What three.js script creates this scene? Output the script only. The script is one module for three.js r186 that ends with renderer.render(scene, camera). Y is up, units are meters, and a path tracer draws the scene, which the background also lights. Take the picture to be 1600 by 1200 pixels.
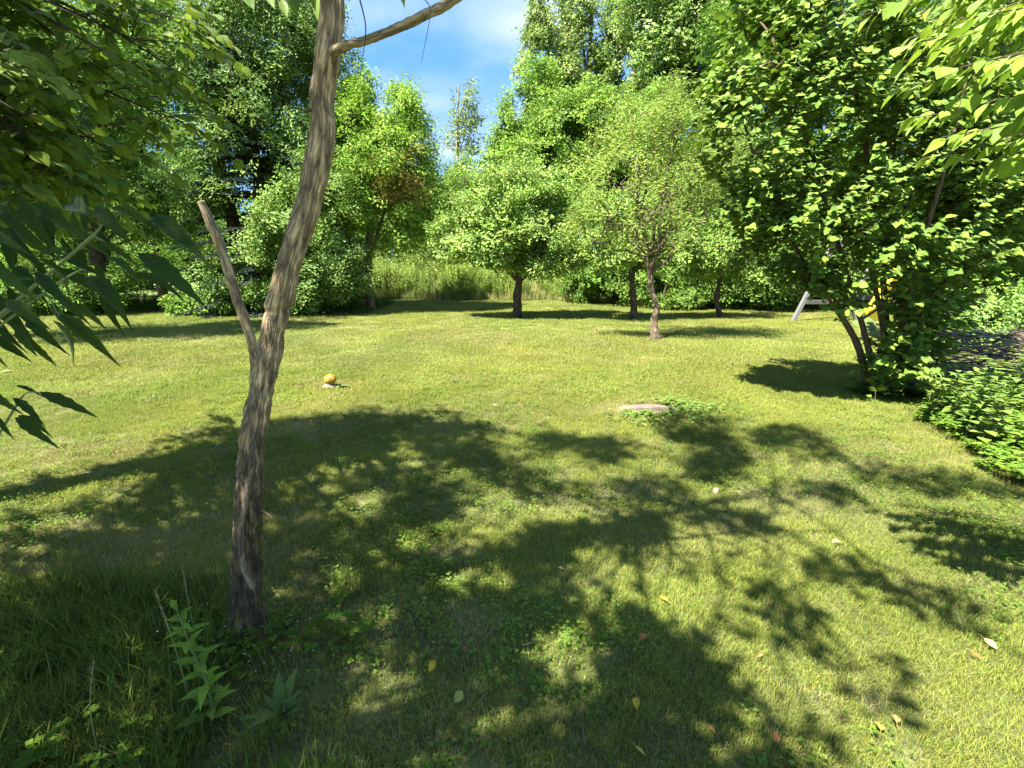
import * as THREE from 'three';
import { mergeGeometries } from 'three/addons/utils/BufferGeometryUtils.js';
import { RoundedBoxGeometry } from 'three/addons/geometries/RoundedBoxGeometry.js';

// ---------------------------------------------------------------- camera, sky, sun, exposure
const scene = new THREE.Scene();
const camera = new THREE.PerspectiveCamera(80, 4 / 3, 0.05, 900);
camera.position.set(0, 1.6, 0);
camera.rotation.set(-THREE.MathUtils.degToRad(14.9), 0, 0);
const renderer = new THREE.WebGLRenderer({ antialias: true });
renderer.toneMapping = THREE.LinearToneMapping;
renderer.toneMappingExposure = 5.6;
renderer.shadowMap.enabled = true;

const SUN_EL = THREE.MathUtils.degToRad(60), SUN_AZ = THREE.MathUtils.degToRad(35);
const SUN = new THREE.Vector3(-Math.cos(SUN_EL) * Math.cos(SUN_AZ), Math.sin(SUN_EL), Math.cos(SUN_EL) * Math.sin(SUN_AZ));
const sun = new THREE.DirectionalLight(new THREE.Color(1, 0.95, 0.86), 4.6);
sun.position.copy(SUN).multiplyScalar(120);
sun.castShadow = true;
sun.shadow.camera.left = sun.shadow.camera.bottom = -45; sun.shadow.camera.right = sun.shadow.camera.top = 45;
sun.shadow.camera.far = 300; sun.shadow.mapSize.set(4096, 4096);
scene.add(sun, sun.target);

// seeded noise
const rngOf = (seed) => { let s = seed >>> 0; return () => { s = (s + 0x6d2b79f5) | 0; let t = Math.imul(s ^ (s >>> 15), 1 | s); t = (t + Math.imul(t ^ (t >>> 7), 61 | t)) ^ t; return ((t ^ (t >>> 14)) >>> 0) / 4294967296; }; };
let R = rngOf(7);
const rr = (a, b) => a + (b - a) * R();
const hash3 = (x, y, z) => { let h = Math.imul(x, 374761393) ^ Math.imul(y, 668265263) ^ Math.imul(z, 1274126177); h = Math.imul(h ^ (h >>> 13), 1103515245); h ^= h >>> 16; return (h >>> 0) / 4294967296; };
const fade = (t) => t * t * (3 - 2 * t);
function noise3(x, y, z, px = 0, py = 0) {           // value noise 0..1, with an optional period in x and y
  const ix = Math.floor(x), iy = Math.floor(y), iz = Math.floor(z), u = fade(x - ix), v = fade(y - iy), w = fade(z - iz);
  const mx = (i) => (px ? ((i % px) + px) % px : i), my = (i) => (py ? ((i % py) + py) % py : i);
  const x0 = mx(ix), x1 = mx(ix + 1), y0 = my(iy), y1 = my(iy + 1), l = (a, b, t) => a + (b - a) * t;
  return l(l(l(hash3(x0, y0, iz), hash3(x1, y0, iz), u), l(hash3(x0, y1, iz), hash3(x1, y1, iz), u), v),
    l(l(hash3(x0, y0, iz + 1), hash3(x1, y0, iz + 1), u), l(hash3(x0, y1, iz + 1), hash3(x1, y1, iz + 1), u), v), w);
}
const fbm = (x, y, z, o = 4) => { let s = 0, a = 0.5, n = 0; for (let i = 0; i < o; i++) { s += a * noise3(x, y, z + i * 17.3); n += a; a *= 0.5; x *= 2.03; y *= 2.03; z *= 2.03; } return s / n; };
const smooth = THREE.MathUtils.smoothstep, clamp = THREE.MathUtils.clamp;

{ // the sky: clear summer blue, paler towards the horizon, with thin white cloud
  const W = 1024, H = 512, d = new Float32Array(W * H * 4);
  for (let j = 0; j < H; j++) for (let i = 0; i < W; i++) {
    const th = ((j + 0.5) / H - 0.5) * Math.PI, ph = ((i + 0.5) / W - 0.5) * 2 * Math.PI;
    const x = Math.cos(ph) * Math.cos(th), y = Math.sin(th), z = Math.sin(ph) * Math.cos(th), up = Math.max(0, y);
    const k = Math.pow(1 - up, 3.2);
    let c = [0.024 + 0.06 * k, 0.083 + 0.085 * k, 0.208 + 0.045 * k];
    const q = 1 / (up + 0.22), cx = x * q * 1.5, cz = z * q * 1.5;
    const cover = smooth(fbm(cx + 3.4, cz * 1.5 + 1.2, 2.2, 6), 0.5, 0.8) * smooth(up, 0.02, 0.16);
    const soft = smooth(fbm(cx * 0.6 + 9, cz * 0.9 + 4, 5.2, 4), 0.42, 0.8) * 0.3;
    const a = clamp(cover * 0.8 + soft, 0, 0.92), glow = 1 + 0.5 * Math.pow(Math.max(0, x * SUN.x + y * SUN.y + z * SUN.z), 6);
    const o = (j * W + i) * 4;
    [0.235, 0.248, 0.268].forEach((w, n) => { d[o + n] = (c[n] * (1 - a) + w * a) * glow; });
    d[o + 3] = 1;
  }
  const t = new THREE.DataTexture(d, W, H, THREE.RGBAFormat, THREE.FloatType);
  t.mapping = THREE.EquirectangularReflectionMapping; t.magFilter = THREE.LinearFilter; t.needsUpdate = true;
  scene.background = t; scene.environment = t;
}

// ---------------------------------------------------------------- helpers
const V = (x, y, z) => new THREE.Vector3(x, y, z), vec = (a) => new THREE.Vector3(a[0], a[1], a[2]);
const used = {};
function numbered(name) { const n = used[name] ?? 0; used[name] = n + 1; return n ? name + '_' + String(n).padStart(3, '0') : name; }
function tag(o, label, category, group, kind) {
  o.userData.label = label; o.userData.category = category;
  if (group) o.userData.group = group;
  if (kind) o.userData.kind = kind;
  return o;
}
function thing(name, label, category, at = [0, 0, 0], group) {
  const o = new THREE.Group(); o.name = numbered(name); o.position.set(...at); scene.add(o);
  return tag(o, label, category, group);
}
function part(name, geometry, material, parent, kind) {
  const m = new THREE.Mesh(geometry, material); m.name = name; m.castShadow = m.receiveShadow = true;
  if (kind) m.userData.kind = kind;
  parent.add(m);
  return m;
}
function copyOf(root, at, turn, scale, label) {
  const c = root.clone(); c.userData = { ...root.userData }; c.name = numbered(root.name.replace(/_\d{3}$/, ''));
  c.position.set(...at); c.rotation.y = turn; c.scale.setScalar(scale);
  if (label) c.userData.label = label;
  scene.add(c); return c;
}
class Soup {                                       // a growing triangle list with one colour per vertex
  constructor(n = 4096) { this.p = new Float32Array(n * 3); this.c = new Float32Array(n * 3); this.i = new Uint32Array(n * 3); this.n = 0; this.t = 0; }
  room(v, t) {
    if ((this.n + v) * 3 > this.p.length) { for (const k of ['p', 'c']) { const a = new Float32Array(this[k].length * 2); a.set(this[k]); this[k] = a; } }
    if (this.t + t * 3 > this.i.length) { const a = new Uint32Array(this.i.length * 2); a.set(this.i); this.i = a; }
  }
  v(x, y, z, c) { const o = this.n * 3; this.p[o] = x; this.p[o + 1] = y; this.p[o + 2] = z; this.c[o] = c[0]; this.c[o + 1] = c[1]; this.c[o + 2] = c[2]; return this.n++; }
  f(a, b, c) { this.i[this.t++] = a; this.i[this.t++] = b; this.i[this.t++] = c; }
  // a four-cornered leaf folded along its rib
  leaf(px, py, pz, ax, ay, az, nx, ny, nz, len, wid, c, fold = 0.25) {
    this.room(4, 2);
    let sx = ay * nz - az * ny, sy = az * nx - ax * nz, sz = ax * ny - ay * nx; const l = wid * 0.5 / (Math.hypot(sx, sy, sz) || 1); sx *= l; sy *= l; sz *= l;
    const mx = px + ax * len * 0.45 + nx * wid * fold, my = py + ay * len * 0.45 + ny * wid * fold, mz = pz + az * len * 0.45 + nz * wid * fold;
    const a = this.v(px, py, pz, c), b = this.v(mx + sx, my + sy, mz + sz, c), t = this.v(px + ax * len, py + ay * len, pz + az * len, c), d = this.v(mx - sx, my - sy, mz - sz, c);
    this.f(a, b, t); this.f(a, t, d);
  }
  // a copy of a small geometry under a matrix
  put(g, m, c) {
    const P = g.attributes.position, I = g.index; this.room(P.count, I.count / 3); const at = this.n, e = m.elements;
    for (let k = 0; k < P.count; k++) { const x = P.getX(k), y = P.getY(k), z = P.getZ(k); this.v(e[0] * x + e[4] * y + e[8] * z + e[12], e[1] * x + e[5] * y + e[9] * z + e[13], e[2] * x + e[6] * y + e[10] * z + e[14], c); }
    for (let k = 0; k < I.count; k += 3) this.f(at + I.getX(k), at + I.getX(k + 1), at + I.getX(k + 2));
  }
  geometry(normals) {
    const g = new THREE.BufferGeometry();
    g.setAttribute('position', new THREE.BufferAttribute(this.p.slice(0, this.n * 3), 3)); g.setAttribute('color', new THREE.BufferAttribute(this.c.slice(0, this.n * 3), 3));
    g.setIndex(new THREE.BufferAttribute(this.i.slice(0, this.t), 1));
    if (normals) g.computeVertexNormals();
    return g;
  }
}
// a tapering tube through points; bump(x, y, z, s) moves the skin outwards in metres
function tube(points, radii, sides = 8, steps = 0, bump) {
  const P = points.map((p) => (p.isVector3 ? p : vec(p))), curve = new THREE.CatmullRomCurve3(P, false, 'catmullrom', 0.5), n = steps || Math.max(2, (P.length - 1) * 3);
  const pos = [], uv = [], idx = []; let N = null, along = 0, last = null;
  for (let i = 0; i <= n; i++) {
    const t = i / n, c = curve.getPoint(t), T = curve.getTangent(t);
    if (!N) N = V(Math.abs(T.x) > 0.9 ? 0 : 1, 0, Math.abs(T.x) > 0.9 ? 1 : 0);
    N = N.clone().addScaledVector(T, -N.dot(T)).normalize(); const B = T.clone().cross(N);
    if (last) along += c.distanceTo(last); last = c;
    const k = t * (radii.length - 1), a = Math.min(radii.length - 2, Math.floor(k)), r = radii.length === 1 ? radii[0] : radii[a] + (radii[a + 1] - radii[a]) * (k - a);
    for (let j = 0; j <= sides; j++) {
      const w = (j % sides) / sides * Math.PI * 2, dx = Math.cos(w), dy = Math.sin(w), d = N.clone().multiplyScalar(dx).addScaledVector(B, dy);
      let q = c.clone().addScaledVector(d, r);
      if (bump) q.addScaledVector(d, bump(q.x, q.y, q.z, t, w));
      pos.push(q.x, q.y, q.z); uv.push(j / sides * Math.max(0.02, radii[0] * 6.28), along);
    }
  }
  for (let i = 0; i < n; i++) for (let j = 0; j < sides; j++) { const a = i * (sides + 1) + j, b = a + sides + 1; idx.push(a, a + 1, b, a + 1, b + 1, b); }
  const cap = (row, flip) => { const o = row * (sides + 1), c = pos.length / 3; let x = 0, y = 0, z = 0; for (let j = 0; j < sides; j++) { x += pos[(o + j) * 3]; y += pos[(o + j) * 3 + 1]; z += pos[(o + j) * 3 + 2]; } pos.push(x / sides, y / sides, z / sides); uv.push(0, 0); for (let j = 0; j < sides; j++) flip ? idx.push(c, o + j, o + j + 1) : idx.push(c, o + j + 1, o + j); };
  cap(n, true); cap(0, false);
  const g = new THREE.BufferGeometry();
  g.setAttribute('position', new THREE.Float32BufferAttribute(pos, 3)); g.setAttribute('uv', new THREE.Float32BufferAttribute(uv, 2)); g.setIndex(idx); g.computeVertexNormals();
  return g;
}
// a leaf blade along +y, face to +z, one unit long: widths at even steps, curl bends it back
function blade(widths, fold, curl, tooth = 0) {
  const n = widths.length - 1, pos = [], uv = [], idx = [];
  for (let i = 0; i <= n; i++) {
    const t = i / n, z = -curl * t * t, w = widths[i] * (1 + (tooth && i > 0 && i < n ? (i % 2 ? tooth : -tooth) : 0)), y = t - (tooth && i % 2 ? tooth * 0.03 : 0);
    pos.push(0, t, z, -w, y, z + w * fold, w, y, z + w * fold); uv.push(0.5, t, 0.5 - w, t, 0.5 + w, t);
    if (i < n) { const a = i * 3, b = a + 3; idx.push(a, b + 1, a + 1, a, b, b + 1, a, a + 2, b + 2, a, b + 2, b); }
  }
  const g = new THREE.BufferGeometry();
  g.setAttribute('position', new THREE.Float32BufferAttribute(pos, 3)); g.setAttribute('uv', new THREE.Float32BufferAttribute(uv, 2)); g.setIndex(idx); g.computeVertexNormals();
  return g;
}
const frame = new THREE.Matrix4();
function leafMatrix(p, axis, normal, len, wide = 1) {       // where a blade stands: rib along axis, face to normal
  const y = axis.clone().normalize(), x = y.clone().cross(normal).normalize(), z = x.clone().cross(y);
  return new THREE.Matrix4().makeBasis(x.multiplyScalar(len * wide), y.multiplyScalar(len), z.multiplyScalar(len)).setPosition(p);
}
const randDir = () => { const y = rr(-1, 1), w = rr(0, 6.2832), h = Math.sqrt(1 - y * y); return V(h * Math.cos(w), y, h * Math.sin(w)); };
const tone = (c, j = 0.2) => { const k = 1 + rr(-j, j), w = rr(-0.12, 0.12) * (j / 0.2); return [c[0] * k * (1 + w), c[1] * k, c[2] * k * (1 - w)]; };

// ---------------------------------------------------------------- materials
function dataTex(W, H, fn, srgb) {
  const d = new Uint8Array(W * H * 4);
  for (let j = 0; j < H; j++) for (let i = 0; i < W; i++) { const c = fn(i / W, j / H), o = (j * W + i) * 4; d[o] = clamp(c[0], 0, 1) * 255; d[o + 1] = clamp(c[1], 0, 1) * 255; d[o + 2] = clamp(c[2], 0, 1) * 255; d[o + 3] = 255; }
  const t = new THREE.DataTexture(d, W, H); t.wrapS = t.wrapT = THREE.RepeatWrapping; t.magFilter = THREE.LinearFilter; if (srgb) t.colorSpace = THREE.SRGBColorSpace; t.needsUpdate = true; return t;
}
const pf = (u, v, nx, ny, z, o = 4) => { let s = 0, a = 0.5, n = 0; for (let i = 0; i < o; i++) { s += a * noise3(u * nx, v * ny, z + i * 9, nx, ny); n += a; a *= 0.55; nx *= 2; ny *= 2; } return s / n; };
const barkHeight = (u, v) => { const w = pf(u, v, 4, 4, 3, 3) * 0.12; const r = 1 - Math.abs(pf(u + w, v, 14, 3, 1, 4) * 2 - 1); return clamp(1.15 - r * r * 0.9 - pf(u, v, 30, 10, 5, 2) * 0.25, 0, 1); };
const barkBump = dataTex(512, 512, (u, v) => { const h = barkHeight(u, v); return [h, h, h]; });
const barkMap = dataTex(512, 512, (u, v) => { const h = barkHeight(u, v), m = pf(u, v, 6, 4, 8, 4), k = 0.32 + 0.5 * h + 0.3 * (m - 0.5), l = smooth(pf(u, v, 9, 7, 21, 4), 0.55, 0.75) * 0.12; return [k + l, k * 0.93 + l, k * 0.84 + l * 0.9]; }, true);
const tile = (t, x, y) => { const c = t.clone(); c.repeat.set(x, y); c.needsUpdate = true; return c; };
const bark = (color, rep = 3, bump = 0.012) => new THREE.MeshStandardMaterial({ color: new THREE.Color().setRGB(...color), map: tile(barkMap, rep, rep * 0.9), bumpMap: tile(barkBump, rep, rep * 0.9), bumpScale: bump, roughness: 0.95 });
const M = {
  barkFront: Object.assign(bark([1.0, 0.85, 0.6], 4, 0.005), { vertexColors: true }), barkDark: bark([0.24, 0.19, 0.15], 3), barkGrey: bark([0.58, 0.5, 0.38], 3), barkLimb: bark([0.85, 0.74, 0.52], 4, 0.004), barkPale: bark([0.9, 0.88, 0.8], 2, 0.004), barkTwig: bark([0.36, 0.28, 0.2], 6, 0.002),
  foliage: new THREE.MeshPhysicalMaterial({ vertexColors: true, roughness: 0.95, transmission: 0.32, thickness: 0, specularIntensity: 0.2, side: THREE.DoubleSide }),
  glossy: new THREE.MeshPhysicalMaterial({ vertexColors: true, roughness: 0.95, transmission: 0.28, thickness: 0, specularIntensity: 0.5, clearcoat: 0.16, clearcoatRoughness: 0.45, side: THREE.DoubleSide }),
  grass: new THREE.MeshPhysicalMaterial({ vertexColors: true, roughness: 0.95, transmission: 0.34, thickness: 0, specularIntensity: 0.05, side: THREE.DoubleSide }),
};
const veins = dataTex(128, 128, (u, v) => {
  const a = Math.abs(u - 0.5), rib = smooth(0.016 - a, 0, 0.012), s = ((v - a * 0.75) * 9) % 1, side = smooth(0.1 - Math.abs(s - 0.5), 0, 0.1) * smooth(0.45 - a, 0, 0.2);
  const m = 0.8 + 0.2 * pf(u, v, 6, 6, 2, 3) + 0.18 * rib + 0.1 * side; return [m, m, m * 0.97];
}, true);
const veinBump = dataTex(128, 128, (u, v) => { const a = Math.abs(u - 0.5), rib = smooth(0.02 - a, 0, 0.02), s = ((v - a * 0.75) * 9 + 9) % 1, side = smooth(0.14 - Math.abs(s - 0.5), 0, 0.14); const h = 0.6 - rib * 0.5 - side * 0.35; return [h, h, h]; });
const leafMat = (c, through = 0.35, coat = 0.3) => new THREE.MeshPhysicalMaterial({ color: new THREE.Color().setRGB(c[0] * 1.15, c[1] * 1.15, c[2] * 0.7), map: veins, bumpMap: veinBump, bumpScale: 0.001, roughness: 0.95, transmission: through, thickness: 0, specularIntensity: 0.3, clearcoat: coat * 0.5, clearcoatRoughness: 0.42, side: THREE.DoubleSide });
const plain = (c, rough = 0.8, extra = {}) => new THREE.MeshStandardMaterial({ color: new THREE.Color().setRGB(...c), roughness: rough, ...extra });

// ---------------------------------------------------------------- the ground
const patches = [[-1.1, -9.8, 1.5, 1.1, 0.85], [-1.9, -4.25, 0.5, 0.3, 0.8], [1.5, -4.85, 0.7, 0.45, 0.8], [-2.5, -5.9, 0.5, 0.25, 0.7], [1.3, -7.4, 1.6, 0.5, 0.45], [-4.6, -7.6, 2.6, 0.7, 0.5], [-5.6, -9.6, 3.0, 0.9, 0.55], [-1.6, -2.3, 0.7, 0.5, 0.6], [-2.6, -2.2, 0.8, 0.45, 0.7], [-0.2, -1.75, 0.16, 0.12, 0.9], [0.5, -8.2, 1.3, 0.5, 0.4], [2.6, -9, 1.6, 0.35, 0.4], [-2.6, -11.5, 2.6, 0.4, 0.5], [1.2, -10.8, 1.8, 0.3, 0.45], [-0.2, -6.3, 0.9, 0.3, 0.45], [0.9, -3.1, 0.3, 0.15, 0.6], [1.9, -2.9, 0.4, 0.2, 0.6], [-0.35, -2.25, 0.22, 0.1, 0.9], [2.7, -3.4, 0.4, 0.15, 0.6], [4.2, -7.5, 1.4, 0.4, 0.4]];
function dry(x, z) {
  let d = smooth(fbm(x * 0.55 + 7, z * 0.8 + 3, 1.5, 4), 0.45, 0.72) * 0.55 + smooth(fbm(x * 3.1, z * 3.6, 6.5, 3), 0.5, 0.8) * 0.4;
  for (const [px, pz, a, b, k] of patches) { const q = Math.hypot((x - px) / a, (z - pz) / b) + (fbm(x * 2.3, z * 2.3, 9, 3) - 0.5) * 0.9; d += k * (1 - smooth(q, 0.5, 1.1)); }
  return clamp(d, 0, 1);
}
const ground = (x, z) => (fbm(x * 0.25 + 40, z * 0.25 + 40, 3, 3) - 0.5) * 0.16 * smooth(Math.hypot(x, z), 3, 12) + (fbm(x * 1.1, z * 1.1, 8, 2) - 0.5) * 0.03;
const lawnEdge = (x) => -19.3 - 1.2 * smooth(-x, -2, 7) + 1.6 * smooth(x, 2, 8) + (fbm(x * 0.7, 3, 3, 3) - 0.5) * 1.1;      // where the mown lawn ends
{
  const xs = [], zs = [], span = (a, b, n, list) => { for (let i = 0; i < n; i++) list.push(a + (b - a) * i / n); };
  span(-300, -40, 10, xs); span(-40, -8, 40, xs); span(-8, 8, 110, xs); span(8, 40, 40, xs); span(40, 301, 10, xs); xs.push(301);
  span(-400, -40, 12, zs); span(-40, -10, 50, zs); span(-10, 2, 90, zs); span(2, 40, 10, zs); zs.push(60);
  const pos = [], col = [], uv = [], idx = [], w = xs.length;
  for (const z of zs) for (const x of xs) {
    pos.push(x, ground(x, z), z); uv.push(x / 3, z / 3);
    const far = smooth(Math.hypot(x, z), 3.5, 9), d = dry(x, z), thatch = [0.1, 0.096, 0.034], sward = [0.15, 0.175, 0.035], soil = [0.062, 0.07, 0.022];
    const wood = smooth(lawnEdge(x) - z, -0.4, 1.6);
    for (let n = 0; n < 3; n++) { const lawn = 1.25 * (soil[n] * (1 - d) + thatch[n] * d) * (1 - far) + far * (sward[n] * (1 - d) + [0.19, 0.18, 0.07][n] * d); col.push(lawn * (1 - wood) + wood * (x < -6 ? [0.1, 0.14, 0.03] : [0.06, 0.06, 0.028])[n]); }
  }
  for (let j = 0; j < zs.length - 1; j++) for (let i = 0; i < w - 1; i++) { const a = j * w + i, b = a + w; idx.push(a, b, a + 1, a + 1, b, b + 1); }
  const g = new THREE.BufferGeometry();
  g.setAttribute('position', new THREE.Float32BufferAttribute(pos, 3)); g.setAttribute('color', new THREE.Float32BufferAttribute(col, 3)); g.setAttribute('uv', new THREE.Float32BufferAttribute(uv, 2)); g.setIndex(idx); g.computeVertexNormals();
  const tex = dataTex(512, 512, (u, v) => { const m = 0.62 + 0.55 * (pf(u, v, 24, 24, 4, 5) - 0.5) + 0.3 * (pf(u, v, 120, 120, 6, 2) - 0.5); return [m * 1.02, m, m * 0.94]; }, true);
  const bmp = dataTex(512, 512, (u, v) => { const m = pf(u, v, 60, 60, 2, 4); return [m, m, m]; });
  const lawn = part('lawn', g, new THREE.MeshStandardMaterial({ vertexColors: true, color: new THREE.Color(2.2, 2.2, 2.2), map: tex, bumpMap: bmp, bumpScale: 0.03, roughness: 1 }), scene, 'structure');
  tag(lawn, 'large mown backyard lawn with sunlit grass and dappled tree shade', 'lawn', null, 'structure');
}

R = rngOf(101);
// mown grass: small tufts of single blades, many copies
function tuft(n, radius, h0, h1, wid, colors, lean) {
  const s = new Soup();
  for (let k = 0; k < n; k++) {
    const a = rr(0, 6.283), q = Math.sqrt(R()) * radius, x = Math.cos(a) * q, z = Math.sin(a) * q, w = rr(0, 6.283), h = rr(h0, h1), l = h * rr(0.15, lean), dx = Math.cos(w), dz = Math.sin(w), c = tone(colors[Math.floor(R() * colors.length)], 0.25), hw = wid * rr(0.6, 1.1) / 2, sx = -dz * hw, sz = dx * hw, base = c.map((v) => v * 0.8);
    s.room(5, 3);
    const A = s.v(x - sx, -0.01, z - sz, base), B = s.v(x + sx, -0.01, z + sz, base), C = s.v(x + dx * l * 0.35 - sx * 0.8, h * 0.6, z + dz * l * 0.35 - sz * 0.8, c), D = s.v(x + dx * l * 0.35 + sx * 0.8, h * 0.6, z + dz * l * 0.35 + sz * 0.8, c), E = s.v(x + dx * l, h * rr(0.8, 1), z + dz * l, c);
    s.f(A, B, C); s.f(B, D, C); s.f(C, D, E);
  }
  return s.geometry();
}
function cloverTuft(n, radius, size, colors) {
  const s = new Soup();
  for (let k = 0; k < n; k++) {
    const a = rr(0, 6.283), q = Math.sqrt(R()) * radius, x = Math.cos(a) * q, z = Math.sin(a) * q, h = rr(0.02, 0.055), c = tone(colors[Math.floor(R() * colors.length)], 0.22), w0 = rr(0, 6.283), tilt = V(rr(-0.4, 0.4), 1, rr(-0.4, 0.4)).normalize();
    for (let l = 0; l < 3; l++) { const w = w0 + l * 2.094, ax = V(Math.cos(w), rr(-0.15, 0.2), Math.sin(w)).normalize(), L = size * rr(0.7, 1.2); s.leaf(x, h, z, ax.x, ax.y, ax.z, tilt.x, tilt.y, tilt.z, L, L * 0.85, c, 0.12); }
  }
  return s.geometry();
}
const GREEN = [[0.2, 0.25, 0.04], [0.24, 0.275, 0.05], [0.17, 0.225, 0.036], [0.29, 0.3, 0.08]], STRAW = [[0.35, 0.31, 0.13], [0.3, 0.285, 0.1], [0.24, 0.26, 0.06], [0.38, 0.34, 0.16]], CLOVER = [[0.135, 0.205, 0.03], [0.17, 0.24, 0.038], [0.11, 0.175, 0.026]];
function field(name, label, category, geometry, material, list) {       // list of [x, z, scale, tint]
  const m = new THREE.InstancedMesh(geometry, material, list.length), q = new THREE.Quaternion(), e = new THREE.Euler(), c = new THREE.Color();
  list.forEach(([x, z, s, t, y], i) => { e.set(rr(-0.12, 0.12), rr(0, 6.283), rr(-0.12, 0.12)); m.setMatrixAt(i, frame.compose(V(x, y ?? ground(x, z), z), q.setFromEuler(e), V(s, s * rr(0.8, 1.2), s))); m.setColorAt(i, c.setRGB(...t)); });
  m.name = numbered(name); m.castShadow = m.receiveShadow = true; scene.add(m);
  return tag(m, label, category, null, 'stuff');
}
{
  const A = [], B = [], C = [], F = [], FD = [];
  const visit = (z0, z1, per, fn) => { const n = Math.round((z0 - z1) * 1.26 * (Math.abs(z0 + z1)) / 2 * 2 * per + 2.6 * (z0 - z1) * per); for (let k = 0; k < n; k++) { const u = R(), z = -Math.sqrt(z0 * z0 + u * (z1 * z1 - z0 * z0)), w = 1.24 * -z + 1.3; fn(rr(-w, w), z); } };
  const skip = (x, z) => Math.hypot((x - 1.51) / 0.36, (z + 4.85) / 0.2) < 0.95 + 0.3 * (fbm(x * 6, z * 6, 2, 2) - 0.5) || Math.hypot(x + 1.19, z + 1.7) < 0.085;
  const place = (x, z, near) => {
    if (skip(x, z)) return;
    const d = dry(x, z), t = 0.9 + 0.6 * (fbm(x * 1.7, z * 1.7, 4, 4) - 0.42), bare = Math.hypot((x + 1.3) / 1.0, (z + 1.55) / 0.55) < 1 && R() < 0.5;
    if (bare) return;
    const cl = smooth(fbm(x * 1.3 + 20, z * 1.3, 12, 3), 0.42, 0.62), r = R(), yell = 1 + 0.25 * (fbm(x * 0.4, z * 0.4, 30, 3) - 0.5);
    const tint = [t * yell, t, t];
    if (near) (r < d * 0.75 ? B : r < d * 0.75 + cl * 0.26 ? C : A).push([x, z, rr(0.75, 1.2), tint]);
    else (r < d * 0.62 ? FD : F).push([x, z, rr(0.8, 1.25), tint]);
  };
  visit(-0.7, -2.6, 900, (x, z) => place(x, z, true)); visit(-2.6, -6, 620, (x, z) => place(x, z, true));
  visit(-6, -8.5, 560, (x, z) => { if (R() < (z + 8.5) / 2.5) place(x, z, true); }); visit(-4.8, -11, 150, (x, z) => { if (R() < (-4.8 - z) / 2.4) place(x, z, false); }); visit(-11, -21, 52, (x, z) => { if (z > lawnEdge(x)) place(x, z, false); });
  field('lawn_grass', 'short mown green grass covering the near lawn', 'grass', tuft(60, 0.075, 0.014, 0.04, 0.0021, GREEN, 1.0), M.grass, A);
  field('dry_grass', 'pale straw coloured dry grass in patches of the near lawn', 'grass', tuft(60, 0.075, 0.01, 0.035, 0.002, STRAW, 1.5), M.grass, B);
  field('clover', 'low round leaved clover growing through the near lawn', 'clover', cloverTuft(13, 0.06, 0.0095, CLOVER), M.grass, C);
  field('far_lawn_grass', 'short mown grass covering the sunny far half of the lawn', 'grass', tuft(90, 0.17, 0.014, 0.04, 0.0065, [...GREEN, STRAW[2], STRAW[1]], 1.5), M.grass, F);
  field('far_dry_grass', 'bleached dry grass in faint patches of the far lawn', 'grass', tuft(90, 0.17, 0.01, 0.035, 0.0065, STRAW, 2), M.grass, FD);
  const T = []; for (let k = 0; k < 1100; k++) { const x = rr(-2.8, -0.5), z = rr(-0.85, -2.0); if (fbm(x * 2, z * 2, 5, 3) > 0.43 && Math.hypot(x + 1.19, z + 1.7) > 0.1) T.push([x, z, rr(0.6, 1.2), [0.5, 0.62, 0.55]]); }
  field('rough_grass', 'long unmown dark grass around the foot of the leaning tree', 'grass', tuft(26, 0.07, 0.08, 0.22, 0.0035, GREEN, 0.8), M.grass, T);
}

// ---------------------------------------------------------------- trees
// crown: sprays of leaves in the shells of lobes [x, y, z, rx, ry]; returns spray points for the twigs
function crown(s, lobes, o) {
  const pts = [];
  for (const lobe of lobes) {
    const [x, y, z, rx, ry] = lobe, c = V(x, y, z), rz = (rx + ry) / 2 * 0.95, n = Math.round(o.density * 3.1 * (rx * ry + rx * rz + ry * rz) / 3 * 12.57 / (o.spray * o.spray));
    const lt = rr(0.88, 1.12);
    for (let k = 0; k < n; k++) {
      const d = randDir(), q0 = 0.4 + 0.68 * Math.pow(R(), 0.6), q = q0 * (0.62 + 0.85 * noise3(d.x * 1.9 + x * 3, d.y * 1.9 + y * 3, d.z * 1.9 + z)) * (R() < 0.07 ? 1.22 : 1), p = V(x + d.x * rx * q, y + d.y * ry * q, z + d.z * rz * q);
      if (noise3(p.x * o.gap + 11, p.y * o.gap + 5, p.z * o.gap) < (o.hole ?? 0.32) + 0.03 + 0.2 * (q0 - 0.7)) continue;
      if (p.y < (o.floor ?? 0.1)) continue;
      if (o.keep && !o.keep(p)) continue;
      pts.push(p); spray(s, p, d, o, lt);
    }
  }
  return pts;
}
// one spray: a short twig's worth of leaves along +y, faces to +z, about one unit in radius
function sprayGeometry(o) {
  const s = new Soup(), n = Math.round(o.leaves * 2.0), k0 = 0.86 / o.spray;
  for (let k = 0; k < n; k++) {
    const t = (k + R()) / n, sg = k % 2 ? 1 : -1, ax = V(sg * rr(0.3, 1.1), rr(0.2, 0.9) - (o.hang ?? 0.3) * 0.4, rr(-0.5, 0.3)).normalize(), nn = V(rr(-0.75, 0.75), rr(-0.1, 0.7), rr(0.25, 1)).normalize(), L = o.leaf * k0 * rr(0.65, 1.3), c = tone([1, 1, 1], 0.2);
    s.leaf(sg * rr(0, 0.6) + rr(-0.15, 0.15), t * 1.9 - 0.95, rr(-0.45, 0.45), ax.x, ax.y, ax.z, nn.x, nn.y, nn.z, L, L * (o.wide ?? 0.62), c);
  }
  return s.geometry();
}
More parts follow.
